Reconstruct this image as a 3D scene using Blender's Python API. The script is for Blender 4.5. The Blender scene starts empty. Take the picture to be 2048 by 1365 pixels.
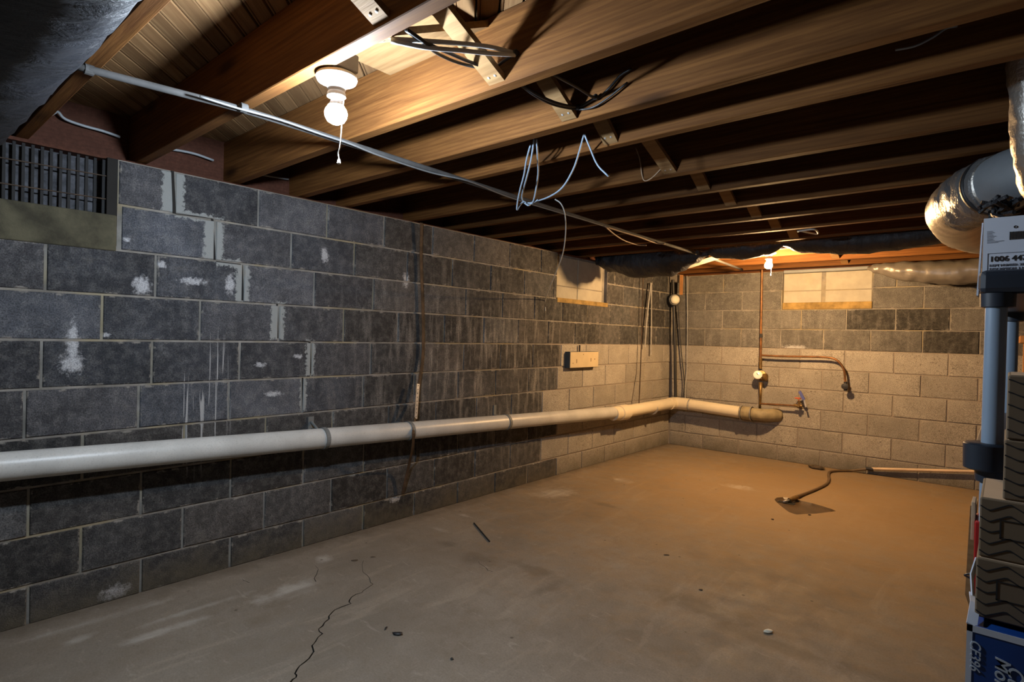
import bpy, bmesh, math, random
from mathutils import Vector, Matrix, noise as mnoise
random.seed(7)
C = bpy.context.scene.collection
# ------------------------------------------------------------------ camera
F, CX, CZ, YAW, PITCH, ROLL, L = 1147.0, 3.0263, 1.2408, .71168, -.0093, .0246, 6.406
fwd = Vector((-math.sin(YAW)*math.cos(PITCH), math.cos(YAW)*math.cos(PITCH), math.sin(PITCH)))
right = Vector((math.cos(YAW), math.sin(YAW), 0)); up = right.cross(fwd)
cr, sr = math.cos(ROLL), math.sin(ROLL)
RT = right*cr+up*sr; UP = up*cr-right*sr
cam = bpy.data.cameras.new('camera'); camo = bpy.data.objects.new('camera', cam); C.objects.link(camo)
M = Matrix((RT, UP, -fwd)).transposed().to_4x4(); M.translation = Vector((CX, 0, CZ)); camo.matrix_world = M
cam.sensor_width = 36; cam.lens = 36*F/2048; cam.clip_start = .02; cam.clip_end = 60
bpy.context.scene.camera = camo
# ------------------------------------------------------------------ light and exposure
sc = bpy.context.scene
w = bpy.data.worlds.new('World'); sc.world = w; w.use_nodes = True
w.node_tree.nodes['Background'].inputs[0].default_value = (.35, .42, .5, 1)
w.node_tree.nodes['Background'].inputs[1].default_value = .02
sc.view_settings.view_transform = 'Standard'; sc.view_settings.look = 'None'
sc.view_settings.gamma = 1; sc.view_settings.use_curve_mapping = False
sc.view_settings.exposure = 0.0
COOL, WARM = (.74, .87, 1.0), (1.0, .60, .265)
BULB1, BULB2 = 2150.0, 4500.0          # emission of the two bare bulbs
BULB3 = 0.0
cy = sc.cycles
cy.use_denoising = True; cy.max_bounces = 8; cy.diffuse_bounces = 6; cy.glossy_bounces = 4
cy.caustics_reflective = False; cy.caustics_refractive = False; cy.sample_clamp_indirect = 6

def ray(u, v): return RT*((u-1024)/F)+UP*((682.5-v)/F)+fwd
O = Vector((CX, 0, CZ))
def on(ax, val, u, v):
    d = ray(u, v); return O+d*((val-O[ax])/d[ax])
def dp(u, v, d): return O+ray(u, v)*d
# ------------------------------------------------------------------ materials
def nt(name):
    m = bpy.data.materials.new(name); m.use_nodes = True
    t = m.node_tree; return m, t, t.nodes['Principled BSDF']
def N(t, typ, **k):
    n = t.nodes.new(typ)
    for a, b in k.items():
        if a.startswith('i_'): n.inputs[a[2:].replace('_', ' ')].default_value = b
        else: setattr(n, a, b)
    return n
def lk(t, a, b): t.links.new(a, b)
def col(c): return (c[0], c[1], c[2], 1)
def noise(t, vec, scale, detail=4, rough=.6, dist=0):
    n = N(t, 'ShaderNodeTexNoise'); n.inputs['Scale'].default_value = scale
    n.inputs['Detail'].default_value = detail; n.inputs['Roughness'].default_value = rough
    n.inputs['Distortion'].default_value = dist
    if vec is not None: lk(t, vec, n.inputs['Vector'])
    return n.outputs['Fac']
def mapr(t, v, a, b, c=0., d=1.):
    n = N(t, 'ShaderNodeMapRange'); lk(t, v, n.inputs[0])
    for i, x in enumerate((a, b, c, d)): n.inputs[i+1].default_value = x
    return n.outputs[0]
def math_(t, op, a, b=None, clamp=False):
    n = N(t, 'ShaderNodeMath', operation=op); n.use_clamp = clamp
    for i, x in enumerate((a, b)):
        if x is None: continue
        if isinstance(x, (int, float)): n.inputs[i].default_value = x
        else: lk(t, x, n.inputs[i])
    return n.outputs[0]
def mix(t, f, a, b, mode='MIX'):
    n = N(t, 'ShaderNodeMix', data_type='RGBA', blend_type=mode)
    for i, x in ((0, f), (6, a), (7, b)):
        if isinstance(x, (int, float)): n.inputs[i].default_value = x
        elif isinstance(x, tuple): n.inputs[i].default_value = col(x)
        else: lk(t, x, n.inputs[i])
    return n.outputs[2]
def scalevec(t, vec, s):
    n = N(t, 'ShaderNodeMapping'); n.inputs['Scale'].default_value = s; lk(t, vec, n.inputs['Vector']); return n.outputs[0]
def bump(t, b, h, strength=.3, dist=.01):
    n = N(t, 'ShaderNodeBump'); n.inputs['Strength'].default_value = strength; n.inputs['Distance'].default_value = dist
    lk(t, h, n.inputs['Height']); lk(t, n.outputs[0], b.inputs['Normal'])
def blob(t, pos, c, r, wob=None, soft=.6):
    a = N(t, 'ShaderNodeVectorMath', operation='SUBTRACT'); lk(t, pos, a.inputs[0]); a.inputs[1].default_value = c
    m_ = N(t, 'ShaderNodeVectorMath', operation='DIVIDE'); lk(t, a.outputs[0], m_.inputs[0]); m_.inputs[1].default_value = r
    l = N(t, 'ShaderNodeVectorMath', operation='LENGTH'); lk(t, m_.outputs[0], l.inputs[0])
    v = l.outputs['Value']
    if wob is not None: v = math_(t, 'ADD', v, wob)
    return mapr(t, v, 1.0, 1.0-soft, 0, 1)
def boxblob(t, pos, c, r, wob):
    a = N(t, 'ShaderNodeVectorMath', operation='SUBTRACT'); lk(t, pos, a.inputs[0]); a.inputs[1].default_value = c
    m_ = N(t, 'ShaderNodeVectorMath', operation='ABSOLUTE'); lk(t, a.outputs[0], m_.inputs[0])
    d = N(t, 'ShaderNodeVectorMath', operation='SUBTRACT'); lk(t, m_.outputs[0], d.inputs[0]); d.inputs[1].default_value = r
    sp_ = N(t, 'ShaderNodeSeparateXYZ'); lk(t, d.outputs[0], sp_.inputs[0])
    v = math_(t, 'MAXIMUM', sp_.outputs[1], sp_.outputs[2])
    v = math_(t, 'ADD', v, math_(t, 'MULTIPLY', wob, .032))
    return mapr(t, v, .005, -.004, 0, 1)
def maxall(t, L_):
    v = L_[0]
    for x in L_[1:]: v = math_(t, 'MAXIMUM', v, x)
    return v

def simple(name, c, rough=.6, metal=0., var=.15, scale=8., b=.0, bs=60., spec=.5, fleck=0, obj=True, c2=None):
    m, t, p = nt(name)
    tc = N(t, 'ShaderNodeTexCoord'); v = tc.outputs['Object']
    f = noise(t, v, scale)
    dark = tuple(x*(1-var) for x in c) if c2 is None else c2
    r = mix(t, mapr(t, f, .35, .65), dark, tuple(min(1, x*(1+var*.6)) for x in c))
    if fleck:
        f2 = noise(t, v, 160, 2); r = mix(t, mapr(t, f2, .55, .75, 0, fleck), r, (0.02, .015, .01))
    lk(t, r, p.inputs['Base Color'])
    p.inputs['Roughness'].default_value = rough; p.inputs['Metallic'].default_value = metal
    p.inputs['Specular IOR Level'].default_value = spec
    if b: bump(t, p, noise(t, v, bs, 5), b, .004)
    return m

def block_material(name, stains, streak_c, drip=None, smears=None, deep=.62, edge=True):
    m, t, p = nt(name)
    pos = N(t, 'ShaderNodeNewGeometry').outputs['Position']
    oi = N(t, 'ShaderNodeObjectInfo'); at = N(t, 'ShaderNodeAttribute', attribute_name='edge')
    big = noise(t, pos, 5.5, 6, .65); mid = noise(t, pos, 22, 5, .7); fine = noise(t, pos, 170, 3, .75)
    c = mix(t, mapr(t, big, .38, .66, 0, 1), mix(t, deep, oi.outputs['Color'], (.0, .0, .0)), oi.outputs['Color'])
    c = mix(t, mapr(t, mid, .45, .75, 0, .22 if edge else .1), c, (.30, .29, .27))
    # aggregate speckle: scale colour by fine noise
    sp = mapr(t, fine, .28, .72, .35, 1.65)
    n = N(t, 'ShaderNodeVectorMath', operation='SCALE'); lk(t, c, n.inputs[0]); lk(t, sp, n.inputs['Scale']); c = n.outputs[0]
    if not edge:
        sk = math_(t, 'MULTIPLY', mapr(t, noise(t, pos, 48, 5, .8), .56, .64), mapr(t, noise(t, pos, 2.2, 3), .42, .62, .25, .85))
        c = mix(t, sk, c, (.10, .085, .07))
    wob = mapr(t, noise(t, pos, 45, 4, .7), .3, .7, -.45, .45)
    if stains:
        s = maxall(t, [blob(t, pos, a, b_, wob) for a, b_ in stains])
        s = math_(t, 'MULTIPLY', s, mapr(t, fine, .3, .6, .35, 1))
        c = mix(t, math_(t, 'MULTIPLY', s, .8), c, (.62, .63, .66))
    if smears:
        s2 = maxall(t, [boxblob(t, pos, a, b_, wob) for a, b_ in smears])
        c = mix(t, math_(t, 'MULTIPLY', s2, .93), c, (.30, .315, .31))
    # vertical run-down bloom
    sv = noise(t, scalevec(t, pos, (1, 9, 1.3) if streak_c[3] == 'L' else (9, 1, 1.3)), 2.2, 5, .6)
    area = blob(t, pos, streak_c[0], streak_c[1], None, .8)
    st = math_(t, 'MULTIPLY', mapr(t, sv, .5, .68, 0, streak_c[2]), area)
    st = math_(t, 'MULTIPLY', st, mapr(t, fine, .35, .6, .2, 1))
    c = mix(t, st, c, (.42, .40, .38))
    if drip:
        dn = noise(t, scalevec(t, pos, (1, 60, 2.)), 1.0, 3, .5, .2)
        d_ = math_(t, 'MULTIPLY', mapr(t, dn, .60, .64), blob(t, pos, drip[0], drip[1], None, .3))
        c = mix(t, math_(t, 'MULTIPLY', d_, .55), c, (.6, .6, .6))
    # mortar smeared over the arris
    e = math_(t, 'MULTIPLY', at.outputs['Fac'], mapr(t, noise(t, pos, 16, 5, .7), .47, .72, .0, 1.5), True)
    e = mapr(t, e, .35, .8, 0, .7 if edge else 0)
    c = mix(t, e, c, (.30, .28, .25))
    # dirt near the floor
    sep = N(t, 'ShaderNodeSeparateXYZ'); lk(t, pos, sep.inputs[0])
    lowm = math_(t, 'ADD', mapr(t, sep.outputs[2], .0, .22, 1, 0), mapr(t, big, .3, .7, -.5, .4))
    c = mix(t, mapr(t, lowm, .2, 1, 0, .65), c, (.10, .085, .055))
    lk(t, c, p.inputs['Base Color']); p.inputs['Roughness'].default_value = .92
    p.inputs['Specular IOR Level'].default_value = .25
    h = math_(t, 'ADD', fine, math_(t, 'MULTIPLY', mid, .8))
    bump(t, p, h, .55, .006)
    return m
def W(u, v): q = on(0, 0, u, v); return (0, q.y, q.z)
Lst = [(W(143, 728), (.2, .05, .05)), (W(146, 690), (.2, .028, .11)), (W(284, 571), (.2, .045, .05)), (W(385, 563), (.2, .07, .022)),
       (W(322, 529), (.2, .03, .02)), (W(547, 788), (.2, .055, .018)), (W(521, 730), (.2, .035, .016)), (W(596, 713), (.2, .035, .014)),
       (W(649, 510), (.2, .03, .05)), (W(460, 570), (.2, .03, .06)), (W(232, 1184), (.2, .07, .035)), (W(210, 670), (.2, .02, .012)),
       (W(255, 480), (.2, .02, .012)), (W(812, 560), (.2, .03, .06)), (W(790, 1000), (.2, .05, .02))]
smears = []
for (a, b), wd in zip([((345, 342), (349, 427)), ((425, 437), (430, 520)), ((484, 530), (486, 601)), ((555, 607), (556, 677)), ((620, 684), (621, 748)), ((606, 756), (607, 820)),
                       ((352, 428), (424, 437)), ((433, 523), (482, 529)), ((460, 528), (482, 531))], (.047, .045, .034, .037, .026, .018, 0, 0, 0)):
    A_, B_ = on(0, 0, *a), on(0, 0, *b)
    smears.append(((0, (A_.y+B_.y)/2, (A_.z+B_.z)/2), (.3, wd or abs(B_.y-A_.y)/2, abs(A_.z-B_.z)/2+.006 if wd else .017)))
M_blockL = block_material('left_block', Lst, ((0, 3.3, 1.0), (1, 1.9, .9), .75, 'L'), (W(405, 800), (.5, .16, .42)), smears, .42)
M_paintL = block_material('left_painted_block', None, ((0, 3.3, 1.0), (1, .1, .9), .2, 'L'), None, None, .22, False)
M_paintR = block_material('back_painted_block', None, ((1.5, L, .9), (2.5, .9, .8), .15, 'B'), None, None, .22, False)
M_blockR = block_material('back_block', [((1.36, L, 1.185), (.15, .2, .035))], ((1.5, L, 1.3), (2.5, .9, .5), .3, 'B'), None, None, .3)

def mortar_material():
    m, t, p = nt('mortar')
    pos = N(t, 'ShaderNodeNewGeometry').outputs['Position']
    sep = N(t, 'ShaderNodeSeparateXYZ'); lk(t, pos, sep.inputs[0])
    c = mix(t, mapr(t, noise(t, pos, 9, 5), .35, .65), (.155, .143, .125), (.28, .263, .238))
    yel = mapr(t, noise(t, pos, 2.3, 3), .52, .62, 0, .55)
    c = mix(t, yel, c, (.30, .24, .12))
    a = math_(t, 'MULTIPLY', mapr(t, sep.outputs[1], 3.94, 3.96), mapr(t, sep.outputs[2], 1.19, 1.17))
    c = mix(t, a, c, (.27, .235, .20))
    lk(t, c, p.inputs['Base Color']); p.inputs['Roughness'].default_value = .95
    bump(t, p, noise(t, pos, 90, 5), .5, .004)
    return m
M_mortar = mortar_material()
M_patch = simple('patch_mortar', (.33, .345, .34), .95, var=.2, scale=30, b=.5, bs=120)
M_white = simple('white_paint_block', (.36, .335, .275), .9, var=.1, scale=9, b=.5, bs=70, fleck=.12)
M_sill = simple('damp_sill', (.075, .068, .042), .95, var=.5, scale=9, b=.6, bs=90)
M_sill2 = simple('ochre_sill', (.27, .18, .06), .95, var=.45, scale=9, b=.6, bs=90)
M_pale_sill = simple('dusty_concrete', (.20, .19, .15), .95, var=.35, scale=14, b=.6, bs=90)
M_dark = simple('dark_void', (.012, .011, .010), .9)
M_ventback = simple('dusty_screen', (.085, .085, .095), .95, var=.5, scale=30, b=.4)
M_bar = simple('dark_iron', (.010, .010, .011), .8)
M_pvc = simple('white_pvc', (.54, .54, .52), .38, var=.12, scale=5, fleck=.25, b=.08, bs=30)
M_pvc2 = simple('warm_lit_pvc', (.74, .66, .50), .36, var=.05, scale=5, fleck=.1)  # yellow lamplight on the far pipe run is put into this colour
M_tan = simple('tan_pipe', (.30, .25, .15), .6, var=.25, scale=14)
M_rubber = simple('black_rubber', (.018, .018, .02), .5)
M_steel = simple('galvanised', (.62, .62, .62), .38, .6, var=.25, scale=20)
M_greyclamp = simple('grey_hook', (.17, .18, .18), .6, var=.2)
M_rust = simple('rusty_strap', (.06, .038, .024), .75, .15, var=.55, scale=14, b=.5)
M_copper = simple('copper', (.20, .09, .032), .45, .45, var=.5, scale=12)
M_brass = simple('brass', (.24, .15, .055), .4, .6, var=.5, scale=25)
M_conduit = simple('grey_conduit', (.055, .053, .052), .85, 0., var=.3, scale=9)
M_cable_grey = simple('grey_cable', (.34, .36, .38), .5, var=.1)
M_cable_dim = simple('dim_grey_cable', (.13, .13, .13), .7)  # darker copy of the grey cable, toned down against the close bulb's glare
M_cable_blue = simple('blue_grey_cable', (.30, .38, .48), .45, var=.1)
M_cable_black = simple('black_cable', (.02, .02, .022), .45)
M_cable_white = simple('white_cable', (.62, .62, .60), .5, var=.1)
M_cable_tan = simple('tan_cable', (.36, .24, .15), .6, var=.25)
M_porc = simple('porcelain', (.80, .78, .74), .25, var=.04)
M_box = simple('junction_box', (.36, .33, .30), .5, .5, var=.2)
M_post = simple('slate_blue_post', (.23, .30, .39), .42, var=.06, scale=4)
M_shelf = simple('black_plastic_shelf', (.018, .024, .036), .42, var=.1)
M_wcard = simple('white_card', (.62, .66, .76), .45, var=.04, scale=3)
M_brown = simple('brown_cardboard', (.18, .125, .075), .85, var=.08, scale=4)
M_tanc = simple('tan_cardboard', (.48, .34, .22), .85, var=.08, scale=4)
M_ink = simple('black_ink', (.012, .011, .012), .7)
M_greyink = simple('grey_ink', (.16, .17, .2), .7)
M_red = simple('red_card', (.42, .012, .012), .5, var=.15)
M_blue = simple('blue_card', (.006, .05, .23), .4, var=.3, scale=2.2, c2=(.004, .022, .13))
M_ltext = simple('pale_print', (.55, .62, .72), .5)
M_silver = simple('silver_wrap', (.17, .155, .14), .34, .2, var=.2, scale=6, b=.6, bs=18)
M_greyduct = simple('grey_sleeve', (.19, .21, .23), .6, var=.12, scale=8, b=.2, bs=40)
M_wool = simple('fibreglass', (.62, .56, .50), 1., var=.2, scale=50, b=.6)
M_pipewhite = simple('pale_drain_pipe', (.68, .50, .33), .4, var=.12)
M_hose = simple('brown_hose', (.13, .085, .045), .5, var=.2)
M_rag = simple('dark_rag', (.10, .075, .05), .95, var=.5, scale=30, b=.6)
M_paper = simple('paper', (.85, .80, .65), .9)
M_bench = simple('bench_wood', (.42, .20, .07), .7, var=.3, scale=6)
M_bluegrip = simple('blue_grip', (.09, .11, .36), .5)
M_redwheel = simple('red_handwheel', (.55, .10, .04), .5)
M_panel = simple('beige_panel', (.52, .42, .26), .65, var=.08, scale=7)
M_panelside = simple('slate_side', (.05, .06, .07), .7)
M_capw = simple('white_cap', (.62, .60, .48), .5, var=.08)
M_plain = simple('plain_block_wall', (.20, .19, .18), .95, var=.3, scale=4)

def foil_material():
    m, t, p = nt('foil_jacket')
    tc = N(t, 'ShaderNodeTexCoord'); v = tc.outputs['Object']
    c = mix(t, mapr(t, noise(t, v, 7), .35, .65), (.42, .40, .38), (.62, .58, .52))
    lk(t, c, p.inputs['Base Color']); p.inputs['Metallic'].default_value = .9; p.inputs['Roughness'].default_value = .36
    h = math_(t, 'ADD', noise(t, scalevec(t, v, (1, 1, 3)), 22, 5, .7), noise(t, v, 75, 4))
    bump(t, p, h, .35, .006); return m
M_foil = foil_material()
def bag_material():
    m, t, p = nt('black_plastic_film')
    tc = N(t, 'ShaderNodeTexCoord'); v = tc.outputs['Object']
    lk(t, mix(t, noise(t, v, 4), (.009, .010, .013), (.026, .028, .036)), p.inputs['Base Color'])
    p.inputs['Roughness'].default_value = .5
    h = noise(t, scalevec(t, v, (2.2, 1, 1)), 9, 6, .65, .6)
    bump(t, p, h, .8, .02); return m
M_bag = bag_material()

M_darkwrap = bag_material()
M_darkwrap.node_tree.nodes['Principled BSDF'].inputs['Roughness'].default_value = .3
for n_ in M_darkwrap.node_tree.nodes:
    if n_.type == 'MIX': n_.inputs[6].default_value = (.07, .072, .078, 1); n_.inputs[7].default_value = (.20, .20, .20, 1)
def wood(name, base, dark, knots=True, var=.35, gscale=1.0):
    m, t, p = nt(name)
    tc = N(t, 'ShaderNodeTexCoord'); v = tc.outputs['Object']
    oi = N(t, 'ShaderNodeObjectInfo')
    off = N(t, 'ShaderNodeVectorMath', operation='SCALE'); off.inputs[0].default_value = (7, 11, 5); lk(t, oi.outputs['Random'], off.inputs['Scale'])
    ad = N(t, 'ShaderNodeVectorMath', operation='ADD'); lk(t, v, ad.inputs[0]); lk(t, off.outputs[0], ad.inputs[1]); v = ad.outputs[0]
    g = noise(t, scalevec(t, v, (1.2, 26, 26)), 2.2*gscale, 5, .65, .35)
    g2 = noise(t, scalevec(t, v, (2.5, 9, 9)), .9*gscale, 4, .6, 1.2)
    rings = N(t, 'ShaderNodeTexWave', wave_type='BANDS', bands_direction='Z'); rings.inputs['Scale'].default_value = 9
    rings.inputs['Distortion'].default_value = 7; rings.inputs['Detail'].default_value = 2; rings.inputs['Detail Scale'].default_value = .6
    lk(t, scalevec(t, v, (.35, 1.6, 2.0)), rings.inputs['Vector'])
    c = mix(t, mapr(t, g, .3, .7), dark, base)
    c = mix(t, mapr(t, g2, .35, .7, 0, .55), c, tuple(x*.55 for x in base))
    c = mix(t, mapr(t, rings.outputs['Fac'], .5, 1, 0, .35), c, dark)
    if knots:
        vo = N(t, 'ShaderNodeTexVoronoi'); vo.inputs['Scale'].default_value = 1.; lk(t, scalevec(t, v, (1.7, 5.5, 5.5)), vo.inputs['Vector'])
        k = mapr(t, vo.outputs['Distance'], .06, .19, .9, 0)
        c = mix(t, k, c, tuple(x*.35 for x in dark))
    br = mapr(t, oi.outputs['Random'], 0, 1, 1-var, 1+var*.4)
    n = N(t, 'ShaderNodeVectorMath', operation='SCALE'); lk(t, c, n.inputs[0]); lk(t, br, n.inputs['Scale'])
    lk(t, n.outputs[0], p.inputs['Base Color']); p.inputs['Roughness'].default_value = .72
    p.inputs['Specular IOR Level'].default_value = .14
    bump(t, p, g, .35, .004); return m
M_joist = wood('old_pine_joist', (.205, .088, .024), (.075, .027, .007))
M_board = wood('subfloor_board', (.32, .185, .085), (.17, .085, .036), False, .3)
M_brace = wood('bridging_wood', (.36, .22, .10), (.22, .12, .05), False, .2)
M_rim = wood('reddish_rim', (.13, .05, .03), (.07, .026, .016), False, .2)

def floor_material():
    m, t, p = nt('concrete_floor')
    pos = N(t, 'ShaderNodeNewGeometry').outputs['Position']
    big = noise(t, pos, 1.1, 5, .6, .3); mid = noise(t, pos, 6, 6, .65, .2); fine = noise(t, pos, 120, 4, .7)
    sw = noise(t, scalevec(t, pos, (5, 1, 1)), 1.6, 6, .6, .8)
    c = mix(t, mapr(t, big, .3, .7), (.19, .164, .132), (.315, .277, .228))
    c = mix(t, mapr(t, mid, .4, .7, 0, .4), c, (.21, .165, .115))
    c = mix(t, mapr(t, sw, .55, .72, 0, .40), c, (.43, .37, .29))
    c = mix(t, mapr(t, noise(t, pos, 2.6, 5, .7, .4), .56, .70, 0, .45), c, (.15, .11, .07))
    c = mix(t, mapr(t, fine, .3, .7, .4, 0), c, (.09, .07, .05))
    c = mix(t, mapr(t, noise(t, pos, 26, 5, .75), .54, .70, 0, .35), c, (.13, .105, .08))
    c = mix(t, mapr(t, noise(t, scalevec(t, pos, (3, 9, 1)), 2.4, 6, .7, .9), .60, .70, 0, .35), c, (.42, .38, .32))
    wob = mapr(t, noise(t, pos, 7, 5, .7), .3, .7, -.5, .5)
    ochre_tint = blob(t, pos, (1.9, 5.0, 0), (2.6, 2.9, 1), math_(t, 'MULTIPLY', wob, .5), .7)  # broad ochre tint over the far floor, fading outwards with a noisy edge
    c = mix(t, math_(t, 'MULTIPLY', ochre_tint, .65), c, mix(t, mid, (.24, .150, .064), (.36, .225, .093)))
    def Fp(u, v): q = on(2, 0, u, v); return (q.x, q.y, 0)
    pale = [blob(t, pos, Fp(u, v), (a, b_, .3), wob, .7) for u, v, a, b_ in
            ((215, 1235, .035, .34), (385, 1222, .03, .30), (330, 1262, .04, .22), (160, 1278, .04, .07), (648, 1118, .07, .06), (590, 1180, .09, .22),
             (930, 1032, .10, .03), (880, 1060, .10, .03), (1110, 985, .18, .22), (1245, 962, .1, .1), (1480, 975, .16, .09))]
    s = math_(t, 'MULTIPLY', math_(t, 'MULTIPLY', maxall(t, pale), mapr(t, sw, .35, .62, .15, 1)), .5)
    c = mix(t, s, c, (.52, .50, .46))
    darks = [blob(t, pos, Fp(u, v), (a, b_, .3), wob, .7) for u, v, a, b_ in
             ((955, 1120, .12, .10), (1215, 1012, .16, .05), (1070, 1140, .2, .06), (1400, 1215, .3, .1), (900, 1090, .1, .05), (1100, 1175, .05, .2), (1550, 1290, .3, .06))]
    c = mix(t, math_(t, 'MULTIPLY', maxall(t, darks), .45), c, (.10, .08, .06))
    spk = N(t, 'ShaderNodeTexVoronoi'); spk.inputs['Scale'].default_value = 5.5; lk(t, pos, spk.inputs['Vector'])
    c = mix(t, mapr(t, spk.outputs['Distance'], .03, .05, .7, 0), c, (.05, .035, .025))
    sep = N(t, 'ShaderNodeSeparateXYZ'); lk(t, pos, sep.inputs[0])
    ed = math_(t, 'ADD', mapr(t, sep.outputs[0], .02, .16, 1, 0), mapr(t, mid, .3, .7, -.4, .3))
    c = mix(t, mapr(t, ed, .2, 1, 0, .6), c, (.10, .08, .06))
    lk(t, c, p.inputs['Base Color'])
    lk(t, mapr(t, mid, .3, .7, .62, .85), p.inputs['Roughness']); p.inputs['Specular IOR Level'].default_value = .35
    bump(t, p, math_(t, 'ADD', math_(t, 'MULTIPLY', fine, .3), mid), .3, .008)
    return m
M_floor = floor_material()
M_wet = simple('wet_concrete', (.085, .05, .022), .35, var=.3, scale=8)

# ------------------------------------------------------------------ mesh helpers
def link(name, me, mat, parent=None, smooth=False):
    if mat is not None: me.materials.append(mat)
    if smooth: me.polygons.foreach_set('use_smooth', [True]*len(me.polygons))
    o = bpy.data.objects.new(name, me); C.objects.link(o)
    if parent is not None: o.parent = parent
    return o
def obj(name, V, Fc, mat, parent=None, smooth=False):
    me = bpy.data.meshes.new(name); me.from_pydata([tuple(v) for v in V], [], Fc); me.update()
    return link(name, me, mat, parent, smooth)
def tag(o, label=None, cat=None, group=None, kind=None):
    if label: o['label'] = label
    if cat: o['category'] = cat
    if group: o['group'] = group
    if kind: o['kind'] = kind
    return o
def empty(name, loc, label=None, cat=None, group=None, kind=None):
    o = bpy.data.objects.new(name, None); C.objects.link(o); o.location = loc
    bpy.context.view_layer.update()
    return tag(o, label, cat, group, kind)
def under(o, parent):           # parent without moving
    o.parent = parent; o.matrix_parent_inverse = parent.matrix_basis.inverted(); return o
class MB:
    def __init__(s): s.V = []; s.F = []
    def add(s, V, Fc):
        n = len(s.V); s.V += [Vector(v) for v in V]; s.F += [tuple(i+n for i in f) for f in Fc]; return s
    def box(s, a, b, bev=0.0):
        x0, y0, z0 = a; x1, y1, z1 = b
        if bev <= 0:
            V = [(x, y, z) for z in (z0, z1) for y in (y0, y1) for x in (x0, x1)]
            return s.add(V, [(0, 2, 3, 1), (4, 5, 7, 6), (0, 1, 5, 4), (2, 6, 7, 3), (0, 4, 6, 2), (1, 3, 7, 5)])
        bm = bmesh.new(); bmesh.ops.create_cube(bm, size=1)
        for v in bm.verts: v.co = Vector(((v.co.x+.5)*(x1-x0)+x0, (v.co.y+.5)*(y1-y0)+y0, (v.co.z+.5)*(z1-z0)+z0))
        bmesh.ops.bevel(bm, geom=bm.edges[:], offset=bev, segments=2, affect='EDGES', profile=.5)
        bm.verts.index_update(); s.add([v.co.copy() for v in bm.verts], [tuple(v.index for v in f.verts) for f in bm.faces]); bm.free(); return s
    def tube(s, P, r, seg=12, cap=True, flat=1.0, flatdir=None):
        P = [Vector(p) for p in P]; n = len(P); rs = r if isinstance(r, (list, tuple)) else [r]*n
        T = [(P[min(i+1, n-1)]-P[max(i-1, 0)]).normalized() for i in range(n)]
        a = flatdir or (Vector((0, 0, 1)) if abs(T[0].z) < .9 else Vector((1, 0, 0)))
        u = (a-T[0]*a.dot(T[0])).normalized(); V = []
        for i in range(n):
            u = (u-T[i]*u.dot(T[i])).normalized(); v = T[i].cross(u)
            for k in range(seg):
                A = 2*math.pi*k/seg; V.append(P[i]+(u*math.cos(A)*flat+v*math.sin(A))*rs[i])
        Fc = [(i*seg+k, i*seg+(k+1) % seg, (i+1)*seg+(k+1) % seg, (i+1)*seg+k) for i in range(n-1) for k in range(seg)]
        if cap: Fc += [tuple(range(seg-1, -1, -1)), tuple((n-1)*seg+k for k in range(seg))]
        return s.add(V, Fc)
    def lathe(s, o, axis, prof, seg=24):
        o = Vector(o); ax = Vector(axis).normalized(); a = Vector((0, 0, 1)) if abs(ax.z) < .9 else Vector((1, 0, 0))
        u = (a-ax*a.dot(ax)).normalized(); v = ax.cross(u); V = []
        for h, r in prof:
            for k in range(seg):
                A = 2*math.pi*k/seg; V.append(o+ax*h+(u*math.cos(A)+v*math.sin(A))*r)
        n = len(prof)
        Fc = [(i*seg+k, i*seg+(k+1) % seg, (i+1)*seg+(k+1) % seg, (i+1)*seg+k) for i in range(n-1) for k in range(seg)]
        Fc += [tuple(range(seg-1, -1, -1)), tuple((n-1)*seg+k for k in range(seg))]
        return s.add(V, Fc)
    def ribbon(s, P, wdt, nrm, th):      # flat strap through P, width vector from nrm x tangent
        P = [Vector(p) for p in P]; n = len(P); nr = Vector(nrm).normalized(); V = []
        for i in range(n):
            T = (P[min(i+1, n-1)]-P[max(i-1, 0)]).normalized(); sd = nr.cross(T).normalized()*wdt/2; up_ = nr*th/2
            V += [P[i]-sd-up_, P[i]+sd-up_, P[i]+sd+up_, P[i]-sd+up_]
        Fc = [(i*4+k, i*4+(k+1) % 4, (i+1)*4+(k+1) % 4, (i+1)*4+k) for i in range(n-1) for k in range(4)]
        Fc += [(3, 2, 1, 0), tuple((n-1)*4+k for k in range(4))]
        return s.add(V, Fc)
    def make(s, name, mat, parent=None, smooth=False, local=True, auto=False):
        V = s.V
        if parent is not None and parent.parent is not None: bpy.context.view_layer.update()
        me = bpy.data.meshes.new(name)
        if parent is not None and local:
            inv = parent.matrix_world.inverted(); V = [inv @ v for v in V]
        me.from_pydata([tuple(v) for v in V], [], s.F); me.update()
        bm = bmesh.new(); bm.from_mesh(me); bmesh.ops.recalc_face_normals(bm, faces=bm.faces[:]); bm.to_mesh(me); bm.free()
        o = link(name, me, mat, parent, smooth)
        if smooth and auto:
            try: me.set_sharp_from_angle(angle=math.radians(38))
            except Exception: pass
        return o
def smoothpath(P, n=6):
    P = [Vector(p) for p in P]; out = []
    Q = [P[0]*2-P[1]]+P+[P[-1]*2-P[-2]]
    for i in range(1, len(Q)-2):
        for k in range(n):
            t = k/n; a, b, c, d = Q[i-1], Q[i], Q[i+1], Q[i+2]
            out.append(.5*((2*b)+(c-a)*t+(2*a-5*b+4*c-d)*t*t+(3*b-a-3*c+d)*t**3))
    out.append(P[-1]); return out
def upd(): bpy.context.view_layer.update()

# ================================================================== SETTING
H, PT = .2032, .4064
Z0 = .159; ZT = 1.986
J = .0095    # mortar joint
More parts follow.
